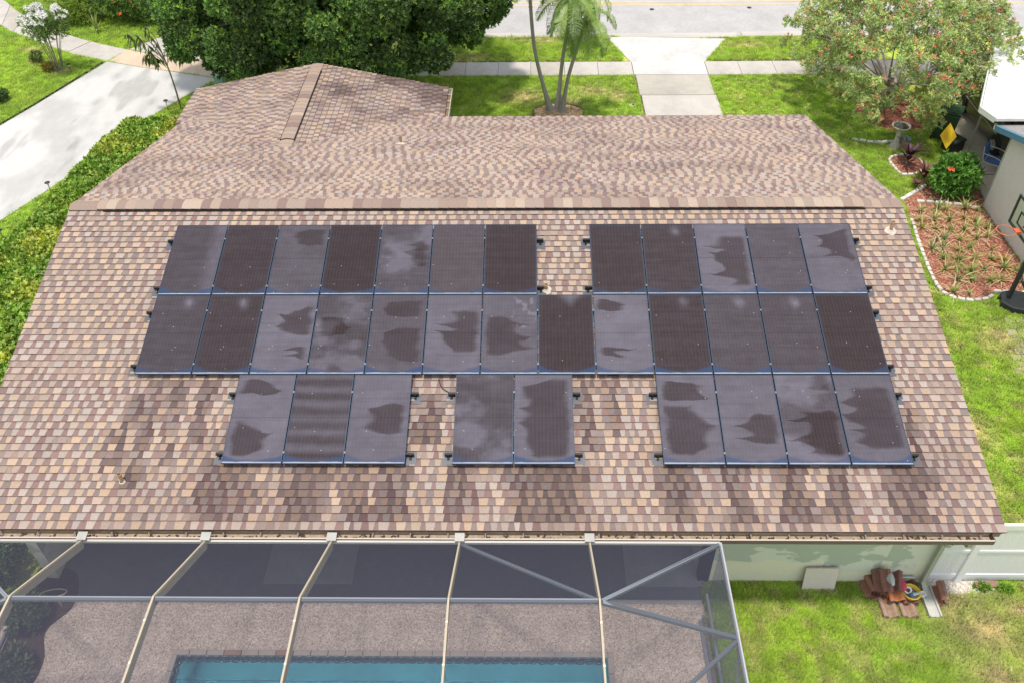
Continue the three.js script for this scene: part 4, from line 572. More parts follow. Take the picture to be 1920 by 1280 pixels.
{ // red-flowering tree on the right: open, twiggy, full of small blooms
  const C = [12.75, 2.25, -12.55], Rr = [3.4, 1.95, 4.0];
  const t = thing('flowering_tree', 'airy wide tree dotted with red bottlebrush blooms by the carport', 'tree', [C[0], 0, C[2]]);
  const r = mulberry(601), list = [], fl = [], br = [];
  const mains = Array.from({ length: 15 }, (_, i) => { const a = i / 15 * 6.283 + r() * 0.3, k = 0.45 + 0.25 * r(); return [Math.cos(a) * Rr[0] * k, 1.5 + r() * 1.2, Math.sin(a) * Rr[2] * k]; });
  for (const m of mains) br.push(tube([[0, 0.7, 0], [m[0] * 0.4, 1.2, m[2] * 0.4], m], s => 0.055 * (1 - s) + 0.014, 10, 6));
  for (let i = 0; i < 740; i++) {
    const u = unit(r); if (u[1] < -0.72) continue; const k = (0.52 + 0.5 * Math.sqrt(r())) * (0.86 + 0.28 * fbm(u[0] * 3 + 4, u[2] * 3 + u[1] * 2, 3));
    const p = [u[0] * Rr[0] * k, C[1] + u[1] * Rr[1] * k, u[2] * Rr[2] * k]; if (p[1] < 0.7) p[1] = 0.7 + r() * 0.4; if (p[0] > 0.5 && p[2] > 1.5 && p[1] < 2.1) continue;
    const m = mains.reduce((a, b) => Math.hypot(a[0] - p[0], a[2] - p[2]) < Math.hypot(b[0] - p[0], b[2] - p[2]) ? a : b);
    if (i % 2 === 0) br.push(tube([m, [(m[0] + p[0]) / 2 + (r() - 0.5) * 0.3, (m[1] + p[1]) / 2 + 0.12, (m[2] + p[2]) / 2 + (r() - 0.5) * 0.3], p], s => 0.013 - 0.008 * s, 6, 4));
    const tips = 2 + Math.floor(r() * 3);
    for (let b = 0; b < tips; b++) { const w = unit(r), T = [p[0] + w[0] * 0.22, p[1] + w[1] * 0.16, p[2] + w[2] * 0.22], tone = 0.6 + 0.7 * r();
      for (let q = 0; q < 9; q++) { const v = unit(r); list.push([T[0] + v[0] * 0.07, T[1] + v[1] * 0.06, T[2] + v[2] * 0.07, v[0], v[1] + 0.5, v[2], 0.8 + 0.5 * r(), (0.36 + 0.15 * r()) * tone, (0.50 + 0.08 * r()) * tone, 0.19 * tone]); }
      if (r() < 0.6) { const k2 = r(); fl.push([T[0] + w[0] * 0.08, T[1] + 0.06 + Math.abs(w[1]) * 0.05, T[2] + w[2] * 0.08, w[0], 0.8, w[2], 0.5 + 0.5 * r(), 0.74 + 0.1 * k2, 0.09 + 0.14 * k2, 0.09 + 0.05 * k2]); } }
  }
  part(t, 'trunk', tube([[0, 0, 0], [0.06, 0.4, 0.03], [0, 0.95, 0]], s => 0.13 - 0.04 * s, 8, 9), M.bark);
  part(t, 'branches', merge(br), std({ color: lin(0.46, 0.40, 0.36), map: G.stone }));
  foliage(t, 'crown', sprig(5, 0.09, 0.042, 5, 1.2), leafMat(), list);
  const brush = []; const rb = mulberry(9); for (let i = 0; i < 16; i++) { const a = rb() * 6.28, h = i / 16 * 0.07; brush.push(xf(leafGeo(0.055, 0.022), [0, h, 0], [0, 0, 0])); brush[i].applyMatrix4(new THREE.Matrix4().makeRotationFromEuler(new THREE.Euler(1.2, a, 0, 'YXZ'))); brush[i].translate(0, h, 0); }
  foliage(t, 'blossoms', merge(brush), leafMat({ roughness: 0.8, transmission: 0.15 }), fl);
}
// palms -----------------------------------------------------------------
function frondGeo(len, droop, seed, wide = 0.3) {
  const r = mulberry(seed), pts = []; for (let i = 0; i <= 8; i++) { const s = i / 8; pts.push([0, len * (0.55 * s - droop * s * s), len * (0.85 * s - 0.18 * s * s * droop)]); }
  const c = new THREE.CatmullRomCurve3(pts.map(p => new THREE.Vector3(...p))), gs = [tube(pts, s => 0.014 * (1 - s) + 0.003, 10, 5)];
  const n = 40; for (let i = 3; i < n; i++) { const s = i / n, p = c.getPointAt(s), tg = c.getTangentAt(s), L = wide * len * Math.pow(Math.sin(Math.PI * Math.min(1, 0.12 + s * 0.9)), 0.7) * (0.85 + 0.3 * r());
    for (const side of [-1, 1]) { const d = new THREE.Vector3(side, 0.25 + 0.3 * r(), 0).addScaledVector(tg, 0.8).normalize(), e = p.clone().addScaledVector(d, L * 0.55), f = e.clone().addScaledVector(new THREE.Vector3(d.x * 0.35, -1.0, d.z * 0.45).normalize(), L * 0.5), w = new THREE.Vector3().crossVectors(d, new THREE.Vector3(0, 1, 0)).normalize().multiplyScalar(0.0125);
      gs.push(quadSheet([p.clone().sub(w).toArray(), p.clone().add(w).toArray(), e.clone().add(w).toArray(), e.clone().sub(w).toArray()])); gs.push(quadSheet([e.clone().sub(w).toArray(), e.clone().add(w).toArray(), f.toArray()])); } }
  return merge(gs);
}
{
  const trunkMap = tex(64, 512, (u, v) => { const k = (v * 22) % 1, n = vnoise(u * 8, v * 60), ring = k < 0.2 ? 0.6 : 1, s = (0.24 + 0.14 * n) * ring; return [toS(s), toS(s * 0.94), toS(s * 0.88)]; });
  const tm = std({ map: trunkMap, roughness: 0.95 }), shaft = std({ color: lin(0.20, 0.26, 0.09), roughness: 0.6 });
  const fm = [[0.20, 0.31, 0.05], [0.29, 0.40, 0.07], [0.13, 0.23, 0.04]].map(c => leafMat({ color: lin(...c), transmission: 0.12, roughness: 0.5 })), dead = std({ color: lin(0.30, 0.22, 0.13) });
  const protos = [frondGeo(1.75, 0.85, 1, 0.26), frondGeo(1.6, 1.1, 2, 0.26), frondGeo(1.8, 0.62, 3, 0.26)];
  function palm(base, top, mid, n, label, opts = {}) {
    const t = thing('palm_tree', label, 'palm', base, 0, 'palms in the front lawn'), T = top.map((v, i) => v - base[i]), Q = mid.map((v, i) => v - base[i]);
    part(t, 'trunk', tube([[0, 0, 0], Q, T], s => 0.068 - 0.014 * s + 0.1 * Math.pow(1 - s, 12), 26, 10), tm);
    const S = [T[0] + (T[0] - Q[0]) * 0.12, T[1] + 0.42, T[2] + (T[2] - Q[2]) * 0.12]; part(t, 'crownshaft', tube([[T[0], T[1] - 0.03, T[2]], [(T[0] + S[0]) / 2, T[1] + 0.2, (T[2] + S[2]) / 2], S], s => 0.072 - 0.03 * s, 8, 9), shaft);
    const r = mulberry(opts.seed || 1);
    for (let i = 0; i < n; i++) { const f = part(t, 'frond', protos[i % 3], fm[Math.floor(r() * 3)]); f.position.set(...S); f.rotation.order = 'YXZ'; f.rotation.set(0.05 + r() * 0.55 + (i % 2) * 0.25, i * 2.4 + r() * 0.4, 0); }
    if (opts.fruit) { const g = []; for (let i = 0; i < 90; i++) { const u = unit(r); g.push(xf(new THREE.IcosahedronGeometry(0.022, 0), [T[0] + u[0] * 0.24 * r() ** 0.4, T[1] + 0.02 + u[1] * 0.2, T[2] + u[2] * 0.24])); } part(t, 'flower_stalk', merge(g), std({ color: lin(0.46, 0.44, 0.26) }), 'stuff'); }
    return t;
  }
  palm([1.16, 0, -12.2], [0.40, 4.75, -11.75], [0.62, 2.2, -12.1], 9, 'tallest palm leaning left from the oval bed', { seed: 2 });
  palm([1.40, 0, -12.25], [1.72, 3.75, -11.55], [1.52, 1.8, -12.1], 11, 'middle palm of the oval bed with dry skirt', { seed: 5 });
  palm([1.55, 0, -12.1], [2.14, 3.0, -11.75], [1.76, 1.45, -12.0], 10, 'palm leaning right from the oval bed with pale flower stalks', { seed: 8, fruit: true });
  palm([2.66, 0, -18.0], [2.74, 1.5, -17.95], [2.68, 0.8, -18.0], 6, 'young palm with a stake on the street verge', { seed: 11 });
  const ring = thing('brick_ring', 'thin dark red edging ring around the palm bed', 'edging', [1.43, 0, -12.02]);
  for (let i = 0; i < 30; i++) { const a = i / 30 * 6.283; part(ring, 'brick', rbx(0.15, 0.06, 0.05, 0.01, 0.88 * Math.cos(a), 0.03, 0.62 * Math.sin(a), [0, -Math.atan2(0.62 * Math.cos(a), -0.88 * Math.sin(a)), 0]), std({ color: lin(0.16, 0.06, 0.06), map: G.stone })); }
  const sp = thing('sprinkler_head', 'small pale round sprinkler cap in the front lawn', 'sprinkler', [4.05, 0, -12.52]); part(sp, 'cap', lathe([[0.0, 0.05], [0.05, 0.05], [0.1, 0.03], [0.11, 0.0]], 18), M.stone); part(sp, 'nozzle', xf(new THREE.CylinderGeometry(0.035, 0.035, 0.03, 12), [0, 0.06, 0]), M.blackMetal);
}
{ // hedge along the left side of the house
  const t = thing('hedge', 'long clipped hedge of glossy leaves along the left wall', 'hedge', [-11.2, 0, -3.5]);
  const r = mulberry(701), list = [], st = [];
  const xL = z => { const k = [[-10.2, -12.4], [-6.8, -12.95], [-4.3, -13.3], [-3, -13.6], [0, -13.6], [4, -13.2]]; for (let i = 0; i < k.length - 1; i++) if (z <= k[i + 1][0]) return mix(k[i][1], k[i + 1][1], clamp((z - k[i][0]) / (k[i + 1][0] - k[i][0]))); return -12.6; };
  const xR = z => mix(-10.3, -9.75, clamp((z + 10) / 12));
  for (let i = 0; i < 30000; i++) { const z = -10.0 + r() * 14.0, a = xL(z), b = xR(z), s = r(), x = mix(a, b, s), e = Math.min(s, 1 - s) * 2, end = smooth(-10.05, -9.3, z), lump = 0.16 * (fbm(x * 2.2, z * 2.2, 3) - 0.5) * 2; const top = (0.62 + 0.62 * Math.pow(Math.max(0, 1 - Math.pow(1 - e, 8)), 0.5)) * (0.6 + 0.4 * end) + lump, y = r() < 0.75 ? top - r() * 0.13 : top * (0.15 + 0.8 * r());
    const yel = smooth(0.42, 0.72, fbm(x * 1.3 + 8, z * 1.3, 3)) * 0.7 + (r() < 0.2 ? 0.4 : 0), g = 0.55 + 0.75 * r(); list.push([x + 11.2, y, z + 3.5, (r() - 0.5) * 1.4 + (s < 0.12 ? -0.8 : 0), 0.5 + r() * 0.6, (r() - 0.5) * 1.4, 0.75 + 0.55 * r(), mix(0.24, 0.58, yel) * g, mix(0.42, 0.62, yel) * g, mix(0.045, 0.10, yel) * g]); }
  for (let i = 0; i < 60; i++) { const z = -9.8 + i * 0.23, x = mix(xL(z) + 0.5, xR(z) - 0.2, r()); st.push(tube([[x + 11.2, 0, z + 3.5], [x + 11.2 + (r() - 0.5) * 0.2, 0.5, z + 3.5], [x + 11.2 + (r() - 0.5) * 0.5, 0.9, z + 3.5 + (r() - 0.5) * 0.3]], 0.015, 6, 5)); }
  part(t, 'stems', merge(st), M.bark); foliage(t, 'leaves', sprig(4, 0.13, 0.085, 7, 1.0), leafMat({ roughness: 0.45 }), list);
}
function shrub(name, label, category, pos, rad, n, col, opts = {}) {
  const t = thing(name, label, category, pos, 0, opts.group), r = mulberry(opts.seed || 1), list = [], st = [];
  for (let i = 0; i < n; i++) { const u = unit(r), k = 0.35 + 0.72 * Math.pow(r(), 0.5), b = 0.60 + 0.72 * fbm(u[0] * 2 + 5, u[2] * 2 + u[1] * 2, 3); const p = [u[0] * rad[0] * k * b, rad[1] * (opts.lift || 0.95) + u[1] * rad[1] * k * b, u[2] * rad[2] * k * b]; if (p[1] < 0.05) continue; const g = 0.7 + 0.6 * r(); list.push([...p, u[0] + (r() - 0.5), u[1] + 0.5, u[2] + (r() - 0.5), 0.7 + 0.6 * r(), col[0] * g, col[1] * g, col[2] * g]); }
  for (let i = 0; i < 9; i++) { const u = unit(r); st.push(tube([[0, 0, 0], [u[0] * rad[0] * 0.3, rad[1] * 0.6, u[2] * rad[2] * 0.3], [u[0] * rad[0] * 0.7, rad[1] * (1.1 + 0.3 * u[1]), u[2] * rad[2] * 0.7]], s => 0.02 - 0.012 * s, 6, 5)); }
  part(t, 'stems', merge(st), M.bark); foliage(t, 'leaves', sprig(5, opts.leaf || 0.08, (opts.leaf || 0.08) * (opts.slim || 0.5), opts.seed || 1, 1.1), leafMat({ roughness: 0.5 }), list);
  if (opts.flowers) { const [fn, fc, fs] = opts.flowers, fl = []; for (let i = 0; i < fn; i++) { const u = unit(r); u[1] = Math.abs(u[1]) * 0.9 + (opts.flowerLow ? -0.5 : 0.1); const p = [u[0] * rad[0], rad[1] * (opts.lift || 0.95) + u[1] * rad[1] * 0.95, u[2] * rad[2]]; fl.push([...p, u[0], 0.8, u[2], fs * (0.7 + 0.6 * r()), ...fc.map(v => v * (0.85 + 0.3 * r()))]); } foliage(t, 'blossoms', sprig(6, 0.07, 0.05, 12, 1.4), leafMat({ roughness: 0.8, transmission: 0.15 }), fl); }
  return t;
}
shrub('hibiscus_bush', 'dark green round bush with one orange red flower', 'bush', [12.98, 0, -6.95], [0.62, 0.62, 0.58], 620, [0.13, 0.31, 0.04], { seed: 21, leaf: 0.14, slim: 0.55 });
{ const f = thing('hibiscus_flower', 'single orange red flower on the dark green bush', 'flower', [12.62, 1.02, -6.62]); for (let i = 0; i < 5; i++) { const g = part(f, 'petal', lathe([[0, 0], [0.045, 0.02], [0.05, 0.035]], 10), std({ color: lin(0.72, 0.13, 0.07), roughness: 0.7 })); g.position.set(Math.cos(i * 1.257) * 0.045, 0, Math.sin(i * 1.257) * 0.045); g.rotation.set(Math.sin(i * 1.257) * 0.5, 0, -Math.cos(i * 1.257) * 0.5); } part(f, 'stamen', xf(new THREE.CylinderGeometry(0.006, 0.008, 0.08, 8), [0, 0.04, 0]), std({ color: lin(0.8, 0.45, 0.1) })); }
shrub('round_shrub', 'round yellow green shrub on the lawn beyond the curved walk', 'shrub', [-18.35, 0, -20.3], [0.95, 0.6, 0.95], 2600, [0.30, 0.42, 0.06], { seed: 22, leaf: 0.09 });
shrub('flower_hedge', 'tall green hedge with orange red flowers at its foot', 'hedge', [-16.0, 0, -20.6], [1.7, 1.15, 1.3], 6500, [0.17, 0.29, 0.05], { seed: 23, leaf: 0.09, flowers: [60, [0.75, 0.14, 0.05], 1.5], flowerLow: true });
shrub('low_shrub', 'small dark shrub on the left edge of lawn', 'shrub', [-18.55, 0, -13.1], [0.32, 0.24, 0.3], 420, [0.08, 0.16, 0.03], { seed: 24 });
shrub('low_shrub', 'tiny sparse shrub left of the white flowering plant', 'shrub', [-18.5, 0, -16.3], [0.2, 0.22, 0.2], 140, [0.15, 0.2, 0.04], { seed: 25 });
shrub('dark_shrub', 'dark leggy shrub at the top left by the street', 'shrub', [-19.9, 0, -22.6], [0.9, 1.0, 0.8], 1800, [0.17, 0.27, 0.05], { seed: 26 });
shrub('yellow_plant', 'low yellow leaved plant at the foot of white flowering plant', 'plant', [-17.75, 0, -15.55], [0.26, 0.16, 0.2], 200, [0.36, 0.30, 0.04], { seed: 27 });
shrub('red_flower', 'small red flowered plant beyond the curved walk', 'plant', [-19.35, 0, -20.9], [0.22, 0.12, 0.15], 60, [0.5, 0.08, 0.1], { seed: 28 });
{ // white-flowered plumeria on many thin stems
  const t = thing('white_flowering_plant', 'tall vase shaped plant with clusters of white flowers', 'plant', [-17.35, 0, -15.5]), r = mulberry(31), st = [], lv = [], fl = [];
  for (let i = 0; i < 17; i++) { const a = r() * 6.283, k = 0.35 + 0.65 * r(), T = [Math.cos(a) * 0.85 * k + 0.1, 1.5 + 0.75 * (1 - k * 0.5) + 0.25 * r(), Math.sin(a) * 0.7 * k]; st.push(tube([[Math.cos(a) * 0.12, 0, Math.sin(a) * 0.1], [T[0] * 0.45, T[1] * 0.5, T[2] * 0.45], T], s => 0.016 - 0.007 * s, 8, 5));
    for (let q = 0; q < 70; q++) { const v = unit(r), h = r(); lv.push([T[0] * (0.72 + 0.3 * h) + v[0] * 0.2, T[1] * (0.66 + 0.34 * h) + v[1] * 0.1, T[2] * (0.72 + 0.3 * h) + v[2] * 0.2, v[0], 0.4 + r(), v[2], 0.8 + 0.5 * r(), 0.12 + 0.05 * r(), 0.22 + 0.06 * r(), 0.04]); }
    for (let q = 0; q < 16; q++) { const v = unit(r); fl.push([T[0] * 1.03 + v[0] * 0.14, T[1] + 0.08 + Math.abs(v[1]) * 0.09, T[2] * 1.03 + v[2] * 0.14, v[0] * 0.5, 1, v[2] * 0.5, 0.9 + 0.5 * r(), 0.80, 0.80, 0.78]); } }
  part(t, 'stems', merge(st), std({ color: lin(0.30, 0.27, 0.22), map: G.stone })); foliage(t, 'leaves', sprig(4, 0.085, 0.035, 4, 1.0), leafMat(), lv); foliage(t, 'blossoms', sprig(6, 0.06, 0.05, 6, 1.5), leafMat({ roughness: 0.8, transmission: 0.2 }), fl);
}
{ // young tree with long hanging leaves between driveway and hedge
  const t = thing('sapling', 'thin young tree with long drooping leaves beside driveway', 'tree', [-11.8, 0, -12.4]), r = mulberry(33), g = [], lv = []; t.scale.setScalar(1.3);
  g.push(tube([[0, 0, 0], [0.02, 0.6, 0.02], [-0.02, 1.25, 0.0], [-0.1, 1.9, 0]], s => 0.026 - 0.012 * s, 12, 6)); for (let i = 0; i < 9; i++) { const a = i * 0.8 + r(), T = [Math.cos(a) * (0.4 + 0.45 * r()) - 0.12, 1.55 + r() * 0.75, Math.sin(a) * 0.5]; g.push(tube([[-0.03, 1.2 + 0.05 * i, 0], [T[0] * 0.5, T[1] - 0.1, T[2] * 0.5], T], s => 0.011 - 0.005 * s, 6, 5)); for (let q = 0; q < 22; q++) { const b = r() * 6.28, h = 0.45 + 0.6 * r(); lv.push([T[0] * h + (r() - 0.5) * 0.08, mix(1.3, T[1], h), T[2] * h, Math.cos(b) * 0.5, -0.8 - r() * 0.4, Math.sin(b) * 0.5, 0.8 + 0.5 * r(), 0.07 + 0.05 * r(), 0.12 + 0.05 * r(), 0.03]); } }
  part(t, 'trunk', merge(g), M.bark); foliage(t, 'leaves', leafGeo(0.25, 0.055, 0.25), leafMat({ roughness: 0.5 }), lv);
}
function strapPlant(n, len, w, seed, lean = 0.9) { const r = mulberry(seed), gs = []; for (let i = 0; i < n; i++) { const a = i * 2.4 + r() * 0.5, L = len * (0.6 + 0.6 * r()), k = lean * (0.35 + 0.75 * r()), pts = [0, 0.3, 0.65, 1].map(s => [L * s * Math.sin(k) * (0.6 + 0.5 * s), L * (s * Math.cos(k * 0.7) - 0.42 * k * s * s)]); const P = []; const ww = [w * 0.7, w, w * 0.8, 0.002]; for (let j = 0; j < 3; j++) P.push(quadSheet([[pts[j][0], pts[j][1] + 0.01, -ww[j]], [pts[j][0], pts[j][1] + 0.01, ww[j]], [pts[j + 1][0], pts[j + 1][1] + 0.01, ww[j + 1]], [pts[j + 1][0], pts[j + 1][1] + 0.01, -ww[j + 1]]])); gs.push(xf(merge(P), [0, 0, 0], [0, a, 0])); } return merge(gs); }
{ // rows of strap-leaved plants in the mulch bed
  const green = [[0.24, 0.36, 0.09], [0.32, 0.40, 0.10], [0.16, 0.30, 0.08]].map(c => leafMat({ color: lin(...c) })), straw = [[0.62, 0.54, 0.22], [0.66, 0.54, 0.32]].map(c => leafMat({ color: lin(...c) })), core = [1, 2, 3].map(s => strapPlant(13, 0.28, 0.013, s, 0.7)), outer = [4, 5, 6].map(s => strapPlant(13, 0.42, 0.011, s, 1.45)); const r = mulberry(44); let k = 0;
  for (let row = 0; row < 9; row++) for (let c = 0; c < 6; c++) { const x = 11.5 + c * 0.39 + (row % 2) * 0.2 + (r() - 0.5) * 0.2, z = -6.0 + row * 0.47 + (r() - 0.5) * 0.2; if (!inPoly(OUT.bed, x - 0.12, z) || !inPoly(OUT.bed, x + 0.1, z + 0.15) || x > 13.5) continue; const t = thing('lily_plant', 'green and straw strap leaved plant growing in red mulch bed', 'plant', [x, 0.01, z], r() * 6, 'strap leaved plants in the mulch bed'); const s = 0.8 + 0.5 * r(); t.scale.setScalar(s); part(t, 'leaf_tuft', core[k % 3], green[Math.floor(r() * 3)]); part(t, 'dry_leaves', outer[(k + 1) % 3], r() < 0.75 ? straw[Math.floor(r() * 2)] : green[1]); k++; }
  const purple = [[0.075, 0.030, 0.045], [0.16, 0.06, 0.05]].map(c => leafMat({ color: lin(...c), roughness: 0.45, transmission: 0.15 }));
  for (const [x, z, s, m, label] of [[12.22, -8.5, 1.55, 0, 'dark purple spiky plant inside the white stone ring'], [12.38, -7.5, 1.4, 1, 'reddish spiky plant left of the dark green bush'], [13.8, -7.3, 1.15, 1, 'reddish spiky plant right of the dark green bush'], [12.05, -7.15, 0.7, 1, 'small reddish spiky plant at the bed corner stones']]) { const t = thing('cordyline', label, 'plant', [x, 0, z]); t.scale.setScalar(s); part(t, 'stem', xf(new THREE.CylinderGeometry(0.02, 0.03, 0.25, 8), [0, 0.12, 0]), M.bark); for (let q = 0; q < 2; q++) part(t, 'leaf_tuft', strapPlant(13, 0.52, 0.035, 50 + q, 0.75 + 0.5 * q), purple[m]).position.y = 0.12 + 0.1 * q; }
  const yuc = thing('strap_plant', 'upright pale strap leaved plant beyond the curved walk', 'plant', [-17.2, 0, -19.0]); part(yuc, 'leaf_tuft', strapPlant(12, 0.85, 0.03, 61, 0.4), green[1]); part(yuc, 'dry_leaves', strapPlant(4, 0.6, 0.03, 62, 0.9), straw[1]);
  for (const [x, z, label] of [[8.85, 6.42, 'small bright green weed by the fence brick'], [9.25, 6.45, 'small bright green weed at the fence post']]) shrub('weed', label, 'weed', [x, 0, z], [0.14, 0.06, 0.08], 130, [0.16, 0.34, 0.02], { seed: 70 + x | 0, leaf: 0.05 });
}
shrub('corner_plant', 'dark leafy plant in the left corner of the pool enclosure', 'plant', [-8.75, 0.06, 7.15], [0.32, 0.3, 0.4], 420, [0.10, 0.16, 0.05], { seed: 81, leaf: 0.09 });
shrub('corner_plant', 'dark low plant by the left wall of pool enclosure', 'plant', [-8.6, 0.06, 8.3], [0.3, 0.22, 0.45], 360, [0.11, 0.15, 0.06], { seed: 82, leaf: 0.09 });
shrub('side_shrub', 'dark shrub outside the left corner of pool enclosure', 'shrub', [-10.1, 0, 6.3], [0.9, 0.7, 1.5], 2600, [0.10, 0.18, 0.04], { seed: 83, leaf: 0.1 });

// ---------------------------------------------------------------- edging stones, bird bath and the right-hand garden
{
  const stoneG = [1, 2, 3, 4].map(s => { const g = new RoundedBoxGeometry(0.21, 0.1, 0.12, 2, 0.03), P = g.attributes.position, r = mulberry(s); for (let i = 0; i < P.count; i++) P.setXYZ(i, P.getX(i) * (0.92 + 0.16 * vnoise(P.getY(i) * 30 + s, P.getZ(i) * 20)), P.getY(i) * (0.85 + 0.3 * vnoise(P.getX(i) * 20, P.getZ(i) * 20 + s)), P.getZ(i) * (0.88 + 0.24 * vnoise(P.getX(i) * 18 + s, 4))); g.computeVertexNormals(); return g; });
  const sm = [[0.74, 0.71, 0.67], [0.64, 0.61, 0.58], [0.80, 0.78, 0.74]].map(c => std({ color: lin(...c), map: G.stone }));
  function edging(label, pts, step = 0.24, closed = false) {
    const t = thing('stone_edging', label, 'edging', [pts[0][0], 0, pts[0][1]]), c = new THREE.CatmullRomCurve3(pts.map(p => new THREE.Vector3(p[0] - pts[0][0], 0, p[1] - pts[0][1])), closed, 'catmullrom', 0.3), n = Math.round(c.getLength() / step), r = mulberry(n);
    for (let i = 0; i < n; i++) { const p = c.getPointAt((i + 0.5) / n), g = c.getTangentAt((i + 0.5) / n); const m = part(t, 'stone', stoneG[i % 4], sm[Math.floor(r() * 3)]); m.position.set(p.x, 0.05 + r() * 0.01, p.z); m.rotation.set((r() - 0.5) * 0.15, -Math.atan2(g.z, g.x) + (r() - 0.5) * 0.2, (r() - 0.5) * 0.1); m.scale.setScalar(step / 0.22 * (0.8 + 0.14 * r())); }
    return t;
  }
  edging('curved row of pale stones along the lawn side of mulch bed', [[11.42, -5.6], [11.36, -5.1], [11.27, -4.55], [11.17, -3.61], [11.10, -2.8], [11.14, -2.27], [11.38, -1.99], [11.76, -1.90], [12.19, -1.97], [12.40, -2.12]], 0.21);
  edging('short row of pale stones behind the hoop base', [[12.45, -2.25], [12.75, -2.22], [13.2, -2.18], [13.6, -2.15]], 0.25);
  edging('row of pale stones dividing the mulch bed', [[11.85, -6.45], [12.49, -6.37], [13.07, -6.25], [13.6, -6.05]], 0.26);
  edging('slanting row of pale stones from roof corner to bush', [[11.42, -6.5], [11.7, -6.72], [12.08, -7.03], [12.42, -7.32]], 0.28);
  edging('ring of small white stones around the purple plant', OUT.ringBed, 0.19, true);
  edging('row of pale stones under the red flowering tree', [[10.95, -10.1], [11.6, -9.85], [12.3, -9.9]], 0.25);
  single('concrete_curb', tube([[14.0, 0.03, -7.5], [13.98, 0.03, -7.0], [13.88, 0.03, -6.2]], 0.05, 10, 6), M.whiteAlu, 'pale curb strip between the bed and carport pad', 'curb');

  const bb = thing('bird_bath', 'pale stone bird bath on the lawn by the tree', 'bird bath', [12.2, 0, -9.6]);
  part(bb, 'base', rbx(0.36, 0.08, 0.36, 0.02, 0, 0.04, 0, [0, 0.6, 0]), std({ color: lin(0.46, 0.36, 0.31), map: G.stone }));
  part(bb, 'pedestal', lathe([[0.16, 0.08], [0.15, 0.14], [0.09, 0.2], [0.075, 0.35], [0.085, 0.5], [0.07, 0.56], [0.11, 0.66], [0.12, 0.68]], 22), M.stone);
  const bowl = part(bb, 'bowl', lathe([[0.0, 0.66], [0.12, 0.67], [0.25, 0.73], [0.29, 0.79], [0.29, 0.81], [0.26, 0.81], [0.22, 0.77], [0.1, 0.735], [0, 0.73]], 30), M.stone); part(bowl, 'water', xf(new THREE.CylinderGeometry(0.235, 0.235, 0.01, 26), [0, 0.775, 0]), new THREE.MeshPhysicalMaterial({ color: lin(0.07, 0.055, 0.045), roughness: 0.08 }));
  const pot = thing('blue_bowl', 'small blue grey bowl on the grass behind the bird bath', 'bowl', [12.62, 0, -9.95]); part(pot, 'bowl', lathe([[0, 0.02], [0.1, 0.02], [0.19, 0.14], [0.2, 0.15], [0.18, 0.15], [0.1, 0.05], [0, 0.05]], 24), std({ color: lin(0.13, 0.22, 0.28), roughness: 0.4 })); part(pot, 'foot', xf(new THREE.CylinderGeometry(0.1, 0.11, 0.03, 18), [0, 0.015, 0]), std({ color: lin(0.13, 0.22, 0.28), roughness: 0.4 }));

  // wheeled bins
  const bin = (name, label, pos, turn, S, col) => { const t = thing(name, label, 'bin', pos, turn, null), m = std({ color: lin(...col), roughness: 0.5 }); t.scale.set(...S);
    const sh = new THREE.Shape([[-0.24, -0.27], [0.24, -0.27], [0.24, 0.27], [-0.24, 0.27]].map(p => new THREE.Vector2(...p))), g = xf(new THREE.ExtrudeGeometry(sh, { depth: 0.86, bevelEnabled: true, bevelSize: 0.03, bevelThickness: 0.02, bevelSegments: 2 }), [0, 0.07, 0], [-Math.PI / 2, 0, 0]), P = g.attributes.position; for (let i = 0; i < P.count; i++) { const k = 1 + 0.22 * P.getY(i); P.setX(i, P.getX(i) * k); P.setZ(i, P.getZ(i) * k); } g.computeVertexNormals(); part(t, 'body', g, m);
    const lid = part(t, 'lid', merge([rbx(0.70, 0.05, 0.74, 0.02, 0, 0.985, 0.02), rbx(0.60, 0.035, 0.6, 0.015, 0, 1.02, 0.02)]), m); part(lid, 'handle', xf(new THREE.CylinderGeometry(0.018, 0.018, 0.5, 10), [0, 0.95, -0.42], [0, 0, Math.PI / 2]), m);
    for (const s of [-1, 1]) { const w = part(t, 'wheel', xf(new THREE.CylinderGeometry(0.13, 0.13, 0.06, 20), [s * 0.30, 0.13, -0.30], [0, 0, Math.PI / 2]), M.blackMetal); part(w, 'hub', xf(new THREE.CylinderGeometry(0.05, 0.05, 0.07, 12), [s * 0.30, 0.13, -0.30], [0, 0, Math.PI / 2]), m); } return t; };
  bin('wheeled_bin', 'tall dark green wheeled bin beneath the red flowering tree', [13.95, 0.0, -10.25], 2.6, [1, 1.02, 1], [0.035, 0.085, 0.042]);
  { const t = thing('recycling_box', 'low black open box in front of the green bin', 'box', [13.95, 0, -9.45], 0.5), m = std({ color: lin(0.02, 0.026, 0.024), roughness: 0.55 }); part(t, 'body', merge([bx(0.5, 0.4, 0.03, 0, 0.2, 0.2), bx(0.5, 0.4, 0.03, 0, 0.2, -0.2), bx(0.03, 0.4, 0.43, 0.24, 0.2, 0), bx(0.03, 0.4, 0.43, -0.24, 0.2, 0), bx(0.5, 0.03, 0.4, 0, 0.02, 0)]), m); part(t, 'rim', merge([rbx(0.56, 0.04, 0.05, 0.01, 0, 0.40, 0.22), rbx(0.56, 0.04, 0.05, 0.01, 0, 0.40, -0.22), rbx(0.05, 0.04, 0.46, 0.01, 0.26, 0.40, 0), rbx(0.05, 0.04, 0.46, 0.01, -0.26, 0.40, 0)]), m); part(t, 'lid', rbx(0.52, 0.025, 0.44, 0.01, 0, 0.43, 0), m); }
